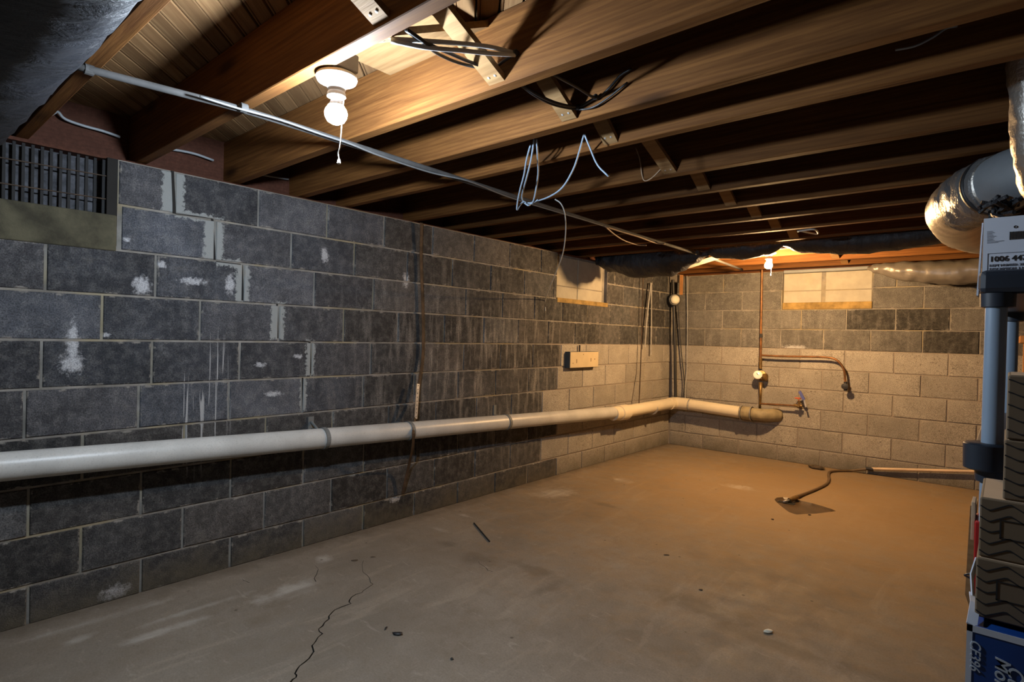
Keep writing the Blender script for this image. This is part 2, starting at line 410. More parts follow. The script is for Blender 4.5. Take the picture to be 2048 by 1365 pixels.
# ---------------------------------------------------------------- floor, with its crack and the worn drain hollow cut into the slab
def Fl(u, v, z=0.): q = on(2, 0, u, v); return Vector((q.x, q.y, z))
crack_px = [(727, 1122), (725, 1137), (735, 1152), (740, 1161), (746, 1169), (727, 1182), (724, 1186), (703, 1195), (699, 1201), (702, 1208),
            (680, 1216), (663, 1227), (658, 1239), (649, 1246), (637, 1259), (645, 1268), (631, 1284), (624, 1292), (618, 1318), (599, 1333),
            (590, 1348), (592, 1356), (582, 1364), (560, 1390)]
def crack_poly(px, wd):
    P = [Fl(*p) for p in px]; out = []
    Q = [P[0]]
    for a, b in zip(P, P[1:]):
        m_ = (a+b)/2; d = (b-a); nrm = Vector((-d.y, d.x, 0)); m_ += nrm*random.uniform(-.14, .14); Q += [m_, b]
    n = len(Q); lft = []; rgt = []
    for i, q in enumerate(Q):
        T = (Q[min(i+1, n-1)]-Q[max(i-1, 0)]).normalized(); s = Vector((-T.y, T.x, 0))
        wv = wd*(.25+.75*min(1, i/(n*.35)))*random.uniform(.6, 1.2)/2
        lft.append(q+s*wv); rgt.append(q-s*wv)
    return lft+rgt[::-1]
drain_px = [(1549, 1000), (1553, 996), (1566, 995), (1583, 997), (1602, 1002), (1624, 1007), (1645, 1013), (1664, 1019), (1672, 1023), (1655, 1025),
            (1632, 1028), (1606, 1029), (1593, 1030), (1578, 1025), (1566, 1016), (1556, 1008)]
cracks = [crack_poly(crack_px, .006), crack_poly([(957, 1123), (966, 1132), (976, 1142), (985, 1144)], .003), crack_poly([(484, 1158), (494, 1164), (499, 1166)], .003),
          crack_poly([(629, 1130), (633, 1150), (632, 1164)], .0028)]
drain = [Fl(*p) for p in drain_px]
def build_floor():
    bm = bmesh.new(); loops = [[Vector((-.2, -1.6, 0)), Vector((4.7, -1.6, 0)), Vector((4.7, L+.2, 0)), Vector((-.2, L+.2, 0))]]+cracks+[drain]
    es = []
    for lp in loops:
        vs = [bm.verts.new(p) for p in lp]
        for i in range(len(vs)): es.append(bm.edges.new((vs[i], vs[(i+1) % len(vs)])))
    bmesh.ops.triangle_fill(bm, edges=es, use_beauty=True)
    for f in bm.faces:
        if f.normal.z < 0: f.normal_flip()
    me = bpy.data.meshes.new('floor'); bm.to_mesh(me); bm.free(); return me
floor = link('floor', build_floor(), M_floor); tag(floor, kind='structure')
def pit(name, poly, depth, mat, slope=.0):
    n = len(poly); c = sum(poly, Vector())/n
    V = [p.copy() for p in poly]+[Vector((p.x+(c.x-p.x)*slope, p.y+(c.y-p.y)*slope, -depth)) for p in poly]
    Fc = [(i, i+n, (i+1) % n+n, (i+1) % n) for i in range(n)]
    o = obj(name, V, Fc+[tuple(range(n, 2*n))] if slope else Fc, mat, floor)
    if not slope:
        m2 = MB(); h = n//2
        for i in range(h-1): m2.add([V[n+i], V[n+i+1], V[2*n-2-i], V[2*n-1-i]], [(0, 1, 2, 3)])
        m2.make(name+'_bottom', mat, floor)
    return o
for cp in cracks: pit('crack', cp, .012, M_dark)
pit('drain_hollow', drain, .012, M_wet, .08)
MB().box((-.2, -1.6, -.12), (4.7, L+.2, -.05)).make('slab_base', M_plain, floor)
q = Fl(1576, 1004)
MB().box((q.x-.07, q.y-.03, -.0119), (q.x+.05, q.y+.03, -.010)).make('drain_hole', M_dark, floor)

# ---------------------------------------------------------------- block walls
def lerp(a, b, t): return a+(b-a)*t
def rnd(a, b): return random.uniform(a, b)
def blockobj(parent, axis, a0, a1, z0, z1, colr, mat, proud=0.):
    """one block: front face on the wall plane, recessed joints round it"""
    h = J/2; a0 += h; a1 -= h; z0 += h; z1 -= h
    ca, cz_ = (a0+a1)/2, (z0+z1)/2; V = []; e = []
    tl = rnd(-.0016, .0016); tz = rnd(-.0012, .0012)
    def pt(a, z, d):
        d = d+proud+tl*((a-ca)/.2)+tz*((z-cz_)/.1)
        return (d, a-ca, z-cz_) if axis == 'L' else (a-ca, -d, z-cz_)
    jt = lambda: rnd(-.0013, .0013)
    in1, in2 = .0035, .016
    for (ins, d, ed) in ((0, -.045, 1), (0, -.0055, 1), (in1, 0., 1), (in2, .0005, 0)):
        for (sa, sz) in ((0, 0), (1, 0), (1, 1), (0, 1)):
            a = a0+ins if sa == 0 else a1-ins; z = z0+ins if sz == 0 else z1-ins
            j = 0 if ins == 0 else 1
            V.append(pt(a+jt()*j, z+jt()*j, d)); e.append(ed)
    Fc = []
    for r_ in range(3):
        for k in range(4): Fc.append((r_*4+k, r_*4+(k+1) % 4, (r_+1)*4+(k+1) % 4, (r_+1)*4+k))
    Fc.append((12, 13, 14, 15))
    if axis != 'L': pass
    me = bpy.data.meshes.new('block'); me.from_pydata(V, [], Fc); me.update()
    bm = bmesh.new(); bm.from_mesh(me); bmesh.ops.recalc_face_normals(bm, faces=bm.faces[:])
    fr = bm.faces[-1] if False else None
    bm.to_mesh(me); bm.free()
    # make sure the front faces the room
    pl = max(me.polygons, key=lambda p_: p_.area if abs(p_.normal[0 if axis == 'L' else 1]) > .9 else 0)
    if (axis == 'L' and pl.normal.x < 0) or (axis != 'L' and pl.normal.y > 0): me.flip_normals()
    at = me.attributes.new('edge', 'FLOAT', 'POINT'); at.data.foreach_set('value', [float(x) for x in e])
    o = link('block', me, mat, parent)
    o.location = (0, ca, cz_) if axis == 'L' else (ca, L, cz_)
    o.color = (*colr, 1)
    return o
def dark_tone():
    b = random.choice((.046, .055, .065, .076, .087, .100))*rnd(.85, 1.15); w_ = rnd(-.03, .06)
    return (b*(1+w_), b, b*(1-w_+.04))
def paint_tone():
    b = rnd(.30, .38); return (b*1.06, b*.98, b*.86)
# openings: (row, a0, a1)
wall_left = MB().box((-.2, -1.6, -.05), (-.006, .0, ZT))
wall_left.box((-.2, 0, -.05), (-.006, L+.2, 1.545)).box((-.2, .785, 1.545), (-.006, 4.10, ZT)).box((-.2, 4.95, 1.545), (-.006, L+.2, ZT)).box((-.2, 0, 1.545), (-.17, 4.95, ZT))
wall_left.box((-.2, .0, 1.545), (-.006, .785, 1.60)).box((-.2, -.1, 1.6), (-.006, 0, ZT))
wall_left = tag(wall_left.make('wall_left', M_mortar), kind='structure')
offL = {-1: .497, 0: .673, 1: .493, 2: .673, 3: .476, 4: .527, 5: .735, 6: .536, 7: .799, 8: 1.016}
for k in range(-1, 9):
    z0, z1 = Z0+H*k, Z0+H*(k+1)
    if k == -1: z0 = -.005
    if k == 8: z1 = ZT
    n0 = math.floor((-1.2-offL[k])/PT); a = offL[k]+PT*n0
    edges = []
    while a < L-.02: edges.append(a); a += PT
    edges.append(L-.004)
    if edges[-1]-edges[-2] < .06: edges.pop(-2)
    for a0, a1 in zip(edges, edges[1:]):
        segs = [(a0, a1)]
        if k == 8 or k == 7:
            cuts = [(-.02, .785), (4.105, 4.95)]; s2 = []
            for s0, s1 in segs:
                parts = [(s0, s1)]
                for c0, c1 in cuts:
                    nx = []
                    for p0, p1 in parts:
                        if p1 <= c0 or p0 >= c1: nx.append((p0, p1)); continue
                        if p0 < c0: nx.append((p0, c0))
                        if p1 > c1: nx.append((c1, p1))
                    parts = nx
                s2 += parts
            segs = s2
        for s0, s1 in segs:
            if s1-s0 < .03: continue
            painted = (s0+s1)/2 > 3.95 and k < 5
            if painted and s0 < 3.95-.05: painted = (s0+s1)/2 > 4.0
            cl = paint_tone() if painted else dark_tone()
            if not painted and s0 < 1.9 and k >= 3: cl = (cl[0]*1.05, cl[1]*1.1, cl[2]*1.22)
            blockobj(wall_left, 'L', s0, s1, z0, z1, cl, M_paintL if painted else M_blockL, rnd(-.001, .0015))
# back wall
wb = MB().box((-.2, L+.006, -.05), (4.7, L+.2, 1.585)).box((-.2, L+.006, 1.585), (1.23, L+.2, ZT)).box((2.045, L+.006, 1.585), (4.7, L+.2, ZT)).box((1.23, L+.17, 1.585), (2.045, L+.2, ZT))
wall_back = tag(wb.make('wall_back', M_mortar), kind='structure')
special = {(6, 1): .04, (6, 3): .035, (6, 4): .03, (5, 5): .035, (5, 4): .08}
for k in range(-1, 9):
    z0, z1 = Z0+H*k, Z0+H*(k+1)
    if k == -1: z0 = -.005
    if k == 8: z1 = ZT
    first = .411 if k % 2 else .607-.4064
    edges = [.012]+[first+PT*i for i in range(0, 12) if first+PT*i < 4.69]+[4.69]
    if edges[-1]-edges[-2] < .05: edges.pop(-2)
    for a0, a1 in zip(edges, edges[1:]):
        segs = [(a0, a1)]
        if k >= 7:
            c0, c1 = 1.232, 2.042; nx = []
            for p0, p1 in segs:
                if p1 <= c0 or p0 >= c1: nx.append((p0, p1)); continue
                if p0 < c0: nx.append((p0, c0))
                if p1 > c1: nx.append((c1, p1))
            segs = nx
        for s0, s1 in segs:
            if s1-s0 < .03: continue
            mid_ = (s0+s1)/2
            if k < 5: cl = paint_tone()
            else:
                b = rnd(.125, .165)
                if (k == 6 and 1.8 < mid_ < 2.62) or (k == 5 and 2.45 < mid_ < 2.85): b = .05
                cl = (b*1.05, b, b*.93)
            blockobj(wall_back, 'B', s0, s1, z0, z1, cl, M_paintR if k < 5 else M_blockR, rnd(-.001, .0015))
wr = tag(MB().box((4.7, -1.6, -.05), (4.85, L+.2, ZT)).make('wall_right', M_plain), kind='structure')
wn = tag(MB().box((-.2, -1.75, -.05), (4.85, -1.6, ZT)).make('wall_near', M_plain), kind='structure')

# stepped crack: pale repointing either side of an open slot
def poly_patch(pts, d0, d1):      # pts (y,z) on the left wall, prism
    n = len(pts); V = [(d0, y, z) for y, z in pts]+[(d1, y, z) for y, z in pts]
    return MB().add(V, [tuple(range(n-1, -1, -1)), tuple(range(n, 2*n))]+[(i, (i+1) % n, (i+1) % n+n, i+n) for i in range(n)])
steps = [((345, 342), (349, 427)), ((425, 437), (430, 520)), ((484, 530), (486, 601)), ((555, 607), (556, 677)), ((620, 684), (621, 748)), ((606, 756), (607, 820))]
for i, (a, b) in enumerate(steps):
    A, B = on(0, 0, *a), on(0, 0, *b); wd = (.058, .05, .038, .04, .028, .02)[i]; g = (.004, .0035, .004, .003, .004, .0025)[i]
    pts = [(A.y-g*1.6, A.z), (B.y-g*1.6, B.z), (B.y+g*1.6, B.z), (A.y+g*1.6, A.z)]
    poly_patch(pts, -.0062, -.0040 if i else .0008).make('crack', M_dark, wall_left)
# horizontal parts of the crack: smear plus slot
for i, (a, b) in enumerate([((352, 428), (424, 437)), ((433, 523), (482, 529)), ((489, 603), (552, 606)), ((560, 682), (618, 684)), ((608, 751), (622, 750))]):
    A, B = on(0, 0, *a), on(0, 0, *b)
    pts = [(lerp(A.y, B.y, t), lerp(A.z, B.z, t)+.0022) for t in (0, .3, .6, 1)]+[(lerp(A.y, B.y, t), lerp(A.z, B.z, t)-.0022*rnd(.3, 1)) for t in (1, .6, .3, 0)]
    poly_patch(pts, -.0058, -.0030).make('crack', M_dark, wall_left)

# ---------------------------------------------------------------- windows (a barred vent, two bricked-up openings)
win1 = empty('window_1', (0, .39, 1.74), kind='structure')
MB().box((-.17, -.02, 1.60), (-.11, .785, ZT)).make('screen', M_ventback, win1)
MB().box((-.2, -.02, 1.575), (.004, .783, 1.735), .006).make('sill', M_sill, win1)
MB().box((-.10, .745, 1.735), (-.004, .785, ZT)).make('dark_recess', M_dark, win1)  # near-black box painted as the shade at the end of the recess
ys = -.0
bars_u = [7, 27, 46, 65, 84, 102, 121, 138, 156, 173, 190, 207]
for u in bars_u+[]:
    y = on(0, -.02, u, 370).y
    MB().box((-.032, y-.0052, 1.736), (-.02, y+.0052, ZT-.01)).make('bar', M_bar, win1)
for i in range(1, 12):
    y = on(0, -.02, 7, 370).y-.031*i
    MB().box((-.032, y-.0052, 1.736), (-.02, y+.0052, ZT-.01)).make('bar', M_bar, win1)
for (u0, v0, u1, v1) in ((0, 315, 222, 354), (0, 366, 222, 400)):
    A = on(0, -.016, u0, v0); B = on(0, -.016, u1, v1)
    d = (A-B)
    MB().tube([A+d*.9, B], .003, 6).make('rod', M_rust, win1)
def infill(name, ax):
    w_ = empty(name, (0, 4.5, 1.55) if ax == 'L' else (1.64, L, 1.58), kind='structure')
    if ax == 'L':
        a0, a1, zb, zs, zm, am, dep = 4.105, 4.905, 1.548, 1.59, 1.70, 4.47, .035
        def bx(p0, p1, z0, z1, d0, d1): return MB().box((-d1, p0, z0), (-d0, p1, z1), .004)
    else:
        a0, a1, zb, zs, zm, am, dep = 1.236, 2.038, 1.585, 1.655, 1.775, 1.615, .02
        def bx(p0, p1, z0, z1, d0, d1): return MB().box((p0, L+d0, z0), (p1, L+d1, z1), .004)
    bx(a0-.003, a1+.05*(ax == 'L')+.004, zb-.01, ZT, dep+.006, .165).make('mortar_bed', M_mortar, w_)
    for p0, p1 in ((a0+.004, am-(.004 if ax == 'L' else .018)), (am+(.004 if ax == 'L' else .018), a1-.004)):
        for z0, z1 in ((zs, zm-.004), (zm+.004, ZT-.02)):
            bx(p0, p1, z0, z1, dep, dep+.08).make('infill_block', M_white, w_)
    bx(a0-.0, a1+.05*(ax == 'L')+.003, zb, zs, -.004, dep+.09).make('sill', M_sill2, w_)
    return w_
infill('window_2', 'L'); infill('window_3', 'B')

# ---------------------------------------------------------------- ceiling: diagonal beaded boards, joists, cross bridging
ceiling = tag(MB().box((-.2, -1.75, 2.262), (4.85, L+.2, 2.30)).make('ceiling', M_plain), kind='structure')
BX0, BX1, BY0, BY1, ZB = -.18, 4.82, -1.7, L+.18, 2.226
D = Vector((-1, 1, 0)).normalized(); Pp = Vector((1, 1, 0)).normalized(); PWD = .0705
smin = (BX0+BY0)/math.sqrt(2); smax = (BX1+BY1)/math.sqrt(2); s = smin+.01
prof = [(0.0022, .018), (0.0022, .005), (.004, 0), (.010, 0), (.0122, .0045), (.0145, 0), (PWD-.005, 0), (PWD-.0022, .005), (PWD-.0022, .018)]
while s < smax-.02:
    V = []; m = len(prof); ok = True
    hs = [rnd(0, .001), rnd(0, .001)]
    ends = []
    for (p_, h_) in prof:
        sp = s+p_; base = Pp*sp
        # base + D*t ; x = base.x - t/sqrt2 in [BX0,BX1] ; y = base.y + t/sqrt2 in [BY0,BY1]
        r2 = math.sqrt(2); t0 = max((base.x-BX1)*r2, (BY0-base.y)*r2); t1 = min((base.x-BX0)*r2, (BY1-base.y)*r2)
        ends.append((base, t0, t1, h_))
        if t1 <= t0: ok = False
    if ok:
        mid_t = (ends[0][1]+ends[0][2])/2; org = ends[0][0]+D*mid_t; org.z = ZB
        rot = math.atan2(D.y, D.x); ci, si = math.cos(-rot), math.sin(-rot)
        for side in (0, 1):
            for base, t0, t1, h_ in ends:
                w_ = base+D*(t0 if side == 0 else t1)-org; V.append((w_.x*ci-w_.y*si, w_.x*si+w_.y*ci, h_+hs[0]))
        Fc = [(i, i+1, m+i+1, m+i) for i in range(m-1)]+[(m-1, 0, m, 2*m-1), tuple(range(m-1, -1, -1)), tuple(range(m, 2*m))]
        me = bpy.data.meshes.new('subfloor_board'); me.from_pydata(V, [], Fc); me.update()
        o = link('subfloor_board', me, M_board, ceiling); o.location = org; o.rotation_euler = (0, 0, rot)
    s += PWD
# joists (far edge y, width)
JY = [(-1.2, .04), (-.79, .04), (-.38, .04), (.03, .04), (.484, .044), (.905, .046), (1.335, .046), (1.712, .05), (2.005, .042), (2.525, .045), (2.90, .042), (3.31, .042),
      (3.715, .042), (4.145, .042), (4.585, .042), (4.985, .042), (5.40, .042), (5.892, .045), (6.30, .045)]
ZJ = 2.0
for i, (yf, wd) in enumerate(JY):
    bm = bmesh.new(); bmesh.ops.create_cube(bm, size=1)
    for v in bm.verts: v.co = Vector((v.co.x*4.78, v.co.y*wd, v.co.z*.224))
    bmesh.ops.subdivide_edges(bm, edges=[e for e in bm.edges if abs(e.verts[0].co.x-e.verts[1].co.x) > 1], cuts=11)
    bmesh.ops.bevel(bm, geom=[e for e in bm.edges if abs(e.verts[0].co.x-e.verts[1].co.x) > .1], offset=.0025, segments=1, affect='EDGES')
    for v in bm.verts:
        v.co.y += .0035*math.sin(v.co.x*1.7+i*2.1); 
        if v.co.z < 0: v.co.z += .002*math.sin(v.co.x*2.9+i)
    me = bpy.data.meshes.new('joist'); bm.to_mesh(me); bm.free()
    o = link('joist', me, M_joist, ceiling); o.location = (2.25, yf-wd/2, ZJ+.112)
MB().box((-.17, -1.7, 2.0), (-.13, L+.18, 2.226)).make('rim_joist', M_rim, ceiling)
MB().box((-.13, L+.10, 2.0), (4.8, L+.14, 2.226)).make('rim_joist', M_rim, ceiling)
MB().box((4.70, -1.7, 2.0), (4.74, L+.18, 2.226)).make('rim_joist', M_rim, ceiling)
for a, b in (((-.17, -1.7), (-.02, L+.16)),):
    MB().box((a[0], a[1], ZT), (b[0]-.02, b[1], 2.0)).make('sill_plate', M_rim, ceiling)
MB().box((-.02, L+.01, ZT), (4.8, L+.16, 2.0)).make('sill_plate', M_joist, ceiling)
# cross bridging near x = 1.8
for i in range(3, len(JY)-1):
    y0, y1 = JY[i][0]+.002, JY[i+1][0]-JY[i+1][1]-.002
    if i in (15,): continue
    xb = 1.80 if i > 3 else 1.34
    for k, (za, zb_) in enumerate(((2.205, 2.02), (2.02, 2.205))):
        x = xb+(.03 if k == 0 else -.035)+rnd(-.01, .01); wv, th = .062, .019
        d = Vector((0, y1-y0, zb_-za)); Ln = d.length; d.normalize(); nrm = d.cross(Vector((1, 0, 0))).normalized()
        c = Vector((x, (y0+y1)/2, (za+zb_)/2)); V = []
        half = Ln/2
        me_ = MB()
        for sx in (-1, 1):
            for s_ in (-1, 1):
                for sn in (-1, 1):
                    pnt = c+Vector((sx*wv/2, 0, 0))+d*s_*half+nrm*sn*th/2
                    # plumb-cut ends on the joist faces
                    yv = y0 if s_ < 0 else y1
                    pnt += d*((yv-pnt.y)/d.y) if abs(d.y) > 1e-4 else Vector()
                    V.append(pnt)
        me_.add(V, [(0, 1, 3, 2), (4, 6, 7, 5), (0, 4, 5, 1), (2, 3, 7, 6), (0, 2, 6, 4), (1, 5, 7, 3)])
        b_ = me_.make('bridging_strip', M_brace, ceiling)
        if i < 9:
            yn = y1 if k == 0 else y0
            for sx in (-.013, .013):
                zz = (zb_ if k == 0 else zb_)
                cpt = c+Vector((sx, 0, 0))+d*(half-.022)*(1 if k == 0 else -1)-nrm*(th/2)*(1 if nrm.z > 0 else -1)
                MB().lathe(cpt, -nrm if nrm.z > 0 else nrm, [(-.001, .0042), (.0015, .0042), (.002, .002)], 8).make('nail', M_steel, b_)
# wooden blocking strip beside the first lamp
MB().box((1.30, .907, 2.18), (1.72, 1.287, 2.205)).make('blocking_board', M_brace, ceiling)

# ================================================================== LAMPS
def bulb_mat(name, c, s):
    m, t, p = nt(name); p.inputs['Base Color'].default_value = col(c); p.inputs['Emission Color'].default_value = col(c); p.inputs['Emission Strength'].default_value = s; return m
def lamp(loc, colr, strength, label, chain, box, led=False):
    x, y, z = loc; t = empty('bulb_holder', (x, y, z+.11), label, 'lamp'); upd()
    MB().lathe((x, y, z+.10), (0, 0, -1), [(-.022, .040), (-.012, .058), (-.004, .060), (.004, .056), (.014, .030), (.036, .024), (.040, .027), (.050, .027), (.052, .021)], 32).make('base', M_porc, t, True, auto=True)
    if led:
        MB().lathe((x, y, z+.048), (0, 0, -1), [(0, .0145), (.004, .0150), (.014, .0175), (.022, .0215), (.025, .0235), (.0255, .0215)], 32).make('bulb_collar', M_porc, t, True, auto=True)
        prf = [(.020, .0190), (.027, .0235), (.036, .0300), (.046, .0330)]
    else: prf = [(0, .0145), (.004, .0145), (.018, .0165), (.033, .027), (.046, .0315)]
    MB().lathe((x, y, z+.048), (0, 0, -1), prf+[(.058, .031), (.070, .024), (.077, .012), (.079, .002)], 32).make('bulb', bulb_mat('lit_bulb', colr, strength), t, True)
    if box:
        MB().box((x-.045, y-.035, z+.122), (x+.045, y+.045, z+.175), .004).make('junction_box', M_box, t)
    P = [(x+.022, y+.012, z+.06)]+[Vector(c) for c in chain]
    MB().tube(smoothpath(P, 5), .0016, 6).make('pull_cord', M_cable_white, t)
    MB().lathe(P[-1], (0, 0, -1), [(-.004, .002), (0, .004), (.010, .006), (.013, .003)], 10).make('cord_end', M_porc, t)
    return t
b1 = on(2, 1.885, 672, 228)
lamp(b1, COOL, BULB1, 'bright white bare bulb in a round porcelain holder, near the barred vent', [on(1, b1.y, 681, 285), on(1, b1.y, 677, 305), on(1, b1.y, 678, 320)], True, True)
b2 = on(1, 5.07, 1537, 531)
lamp(b2, WARM, BULB2, 'warm yellow bare bulb in front of the back wall above the water meter', [b2+Vector((.02, .01, -.05)), b2+Vector((.018, .01, -.075))], True)

# ================================================================== PIPES
def pz(y): return lerp(.69, .52, (y-.39)/(4.67-.39))
dp_ = empty('drain_pipe', (.12, 3, .4), 'long white plastic drain pipe running along both block walls', 'pipe'); upd()
yc = on(0, .12, 1248, 815).y
MB().tube([(.12, -1.5, pz(-1.5)), (.12, yc-.08, pz(yc-.08))], .0565, 28).make('long_pipe', M_pvc, dp_, True, auto=True)
zc = pz(yc)-.002
MB().lathe((.12, yc-.22, zc), (0, 1, -.02), [(0, .058), (.004, .068), (.10, .068), (.112, .066), (.118, .076), (.26, .077), (.272, .066)], 32).make('coupling', M_pvc2, dp_, True, auto=True)
zcor = .505
MB().tube([(.12, yc+.03, zc), (.12, L-.20, zcor+.002)], .062, 28).make('short_pipe', M_pvc2, dp_, True, auto=True)
arc = [Vector((.12, L-.26, zcor)), Vector((.12, L-.19, zcor)), Vector((.125, L-.155, zcor)), Vector((.14, L-.128, zcor)), Vector((.165, L-.118, zcor)), Vector((.20, L-.115, zcor)), Vector((.29, L-.115, zcor))]
MB().tube(smoothpath(arc, 4), .069, 28).make('elbow', M_pvc2, dp_, True, auto=True)
xr = on(1, L-.115, 1484, 828).x
MB().tube([(.25, L-.115, zcor), (xr, L-.115, .475)], .062, 28).make('wall_pipe', M_pvc2, dp_, True, auto=True)
rc = MB().lathe((xr-.02, L-.115, .475), (1, 0, 0), [(0, .064), (.002, .069), (.125, .069), (.13, .064)], 28).make('rubber_coupling', M_tan, dp_, True, auto=True)
for dx in (.0, .105):
    MB().lathe((xr-.012+dx, L-.115, .475), (1, 0, 0), [(0, .069), (.001, .0735), (.014, .0735), (.015, .069)], 28).make('band', M_rubber, rc, True, auto=True)
    MB().lathe((xr-.012+dx+.004, L-.115, .475), (1, 0, 0), [(0, .0735), (.0005, .0755), (.006, .0755), (.0065, .0735)], 28).make('band', M_steel, rc, True, auto=True)
MB().tube(smoothpath([(xr+.10, L-.115, .474), (xr+.19, L-.112, .473), (xr+.26, L-.075, .472), (xr+.33, L+.02, .472)], 4), [.064]*9+[.066, .068, .07, .07], 28).make('tan_stub', M_tan, dp_, True)
for u in (655, 825, 1019):
    y = on(0, .16, u, 860).y; zz = pz(y)
    mb = MB().lathe((.12, y-.012, zz), (0, 1, 0), [(0, .0575), (0, .0615), (.024, .0615), (.024, .0575)], 28)
    mb.box((-.0, y-.012, zz+.035), (.085, y+.012, zz+.045))
    if u == 655: mb.box((.0, y-.03, zz-.0), (.006, y+.005, zz+.11)).tube([(.006, y-.01, zz+.08), (.06, y, zz+.04)], .008, 8)
    if u == 1019: mb.box((.0, y-.015, zz+.02), (.006, y+.015, zz+.12))
    mb.make('hanger', M_greyclamp, dp_)
y = on(0, .12, 1304, 815).y
MB().lathe((.12, y, pz(5.3)-.01), (0, 1, 0), [(0, .064), (0, .0665), (.016, .0665), (.016, .064)], 28).make('hanger', M_steel, dp_)
MB().lathe((.30, L-.115, .502), (1, 0, .0), [(0, .064), (0, .069), (.014, .069), (.014, .064)], 28).make('hanger', M_steel, dp_)

# rusty perforated strap
P = [on(0, .03, 843, 446), on(0, .02, 842, 520), on(0, .02, 845, 600), on(0, .02, 846, 700), on(0, .03, 838, 770), on(0, .06, 831, 830), on(0, .185, 827, 862), on(0, .16, 826, 890), on(0, .06, 818, 930), on(0, .02, 805, 988)]
st = empty('hanger_strap', P[0], 'rusty perforated metal strap hanging from the joists over the long white pipe', 'strap'); upd()
P = smoothpath(P, 5)
MB().ribbon(P, .024, (1, 0, 0), .0025).make('band', M_rust, st)
mb = MB(); a, b = on(0, .045, 836, 768), on(0, .075, 831, 838)
MB().ribbon([a+Vector((.003, 0, .0)), b+Vector((.003, 0, 0))], .025, (1, 0, 0), .001).make('bare_band', M_steel, st)
for k in range(9):
    c = a.lerp(b, (k+.5)/9)+Vector((.004, 0, 0)); mb.lathe(c, (1, 0, 0), [(0, .003), (.0012, .003)], 8)
mb.make('hole', M_dark, st)
# shiny pair near the corner
st2 = empty('hanger_strap', on(0, .04, 1300, 560), 'pair of shiny zinc straps hanging in front of the corner blocks', 'strap'); upd()
MB().ribbon([on(0, .05, 1302, 566), on(0, .05, 1300, 585), on(0, .05, 1297, 610), on(0, .05, 1293, 650), on(0, .05, 1290, 695)], .026, (1, 0, 0), .002).make('band', M_steel, st2)
MB().ribbon([on(0, .03, 1303, 566), on(0, .03, 1303, 610), on(0, .03, 1303, 650), on(0, .03, 1302, 710)], .024, (1, 0, 0), .002).make('band', M_steel, st2)
# dark rod beside them
MB().tube([on(0, .05, 1286, 552), on(0, .05, 1284, 650), on(0, .06, 1281, 740), on(0, .12, 1278, 808)], .006, 8).make('rod', M_rust)
tag(C.objects[-1], 'thin dark rod running down the left wall to the pipe, left of the zinc straps', 'rod')
# pale vertical wire at the corner on the back wall
MB().tube([on(1, L-.03, 1374, 552), on(1, L-.03, 1375, 640), on(1, L-.03, 1374, 740), on(1, L-.06, 1370, 802)], .004, 6).make('ground_wire', M_cable_grey)
tag(C.objects[-1], 'thin pale vertical wire down the back wall just right of the corner', 'wire')
# black service pipe with round cap
sv = empty('vent_pipe', on(1, L-.09, 1349, 800), 'black vertical pipe in the corner with a round off-white cap', 'pipe'); upd()
MB().tube([on(1, L-.10, 1346, 560), on(1, L-.10, 1350, 700), on(1, L-.10, 1351, 800)], .017, 14).make('pipe', M_rubber, sv, True, auto=True)
capc = on(1, L-.13, 1349, 600)
tocam = Vector((.75, -.9, .05)).normalized()
MB().lathe(capc, tocam, [(-.03, .060), (-.02, .070), (.004, .070), (.012, .062)], 28).make('collar', M_rubber, sv, True, auto=True)
MB().lathe(capc+tocam*.012, tocam, [(0, .052), (.012, .054), (.03, .046), (.038, .028), (.04, .005)], 28).make('cap', M_capw, sv, True)
jb = on(1, L-.06, 1350, 557)
MB().box((jb.x-.045, L-.10, jb.z-.05), (jb.x+.045, L-.012, jb.z+.06), .004).make('meter_box', M_box)
tag(C.objects[-1], 'small grey box on the wall above the round off-white cap', 'box')
MB().box((on(1, L-.12, 1364, 550).x-.012, L-.15, 1.76), (on(1, L-.12, 1364, 550).x+.012, L-.11, 1.99)).make('wood_cleat', M_bench)
tag(C.objects[-1], 'short orange wooden cleat hanging at the corner below the joists', 'cleat')
MB().tube(smoothpath([on(1, L-.05, 1356, 610), on(1, L-.04, 1359, 660), on(1, L-.04, 1364, 720), on(1, L-.04, 1368, 760), on(1, L-.05, 1368, 797)], 4), .006, 8).make('cable', M_cable_black)
tag(C.objects[-1], 'thin black cable curving down behind the corner drain elbow', 'cable')

# copper water service
wp = empty('water_pipe', on(1, L-.05, 1521, 740), 'copper water pipe with a meter, rising to the ceiling below the warm bulb', 'pipe'); upd()
yw = L-.075
top = on(1, yw, 1524, 545); top.z = 2.03
met = on(1, yw, 1521, 752)
MB().tube([top, on(1, yw, 1522, 650), on(1, yw, 1521, 735)], .0125, 14).make('riser', M_copper, wp, True, auto=True)
MB().tube([on(1, yw, 1522, 668), on(1, yw, 1522, 676)], .0155, 14).make('collar', M_rubber, wp, True, auto=True)
MB().tube([on(1, yw, 1521, 716), on(1, yw, 1521, 738)], .017, 12).make('fitting', M_brass, wp, True, auto=True)
br = [on(1, yw, 1521, 711), on(1, yw, 1560, 713), on(1, yw, 1620, 714), on(1, yw, 1650, 715), on(1, yw, 1668, 718), on(1, yw, 1680, 727), on(1, yw, 1688, 741), on(1, yw, 1690, 758), on(1, yw, 1691, 768)]
MB().tube(smoothpath(br, 4), .0105, 12).make('branch', M_copper, wp, True, auto=True)
tap = MB().tube([on(1, yw, 1691, 764), on(1, yw, 1691, 782)], .016, 10)
tp = on(1, yw, 1691, 773); tap.lathe(tp, (0, -1, 0), [(0, .016), (.03, .012), (.035, .03), (.042, .03), (.045, .01)], 12)
tap.make('valve', M_rubber, wp)
dirm = Vector((.25, -.9, .25)).normalized()
mc = met+Vector((0, -.03, 0))
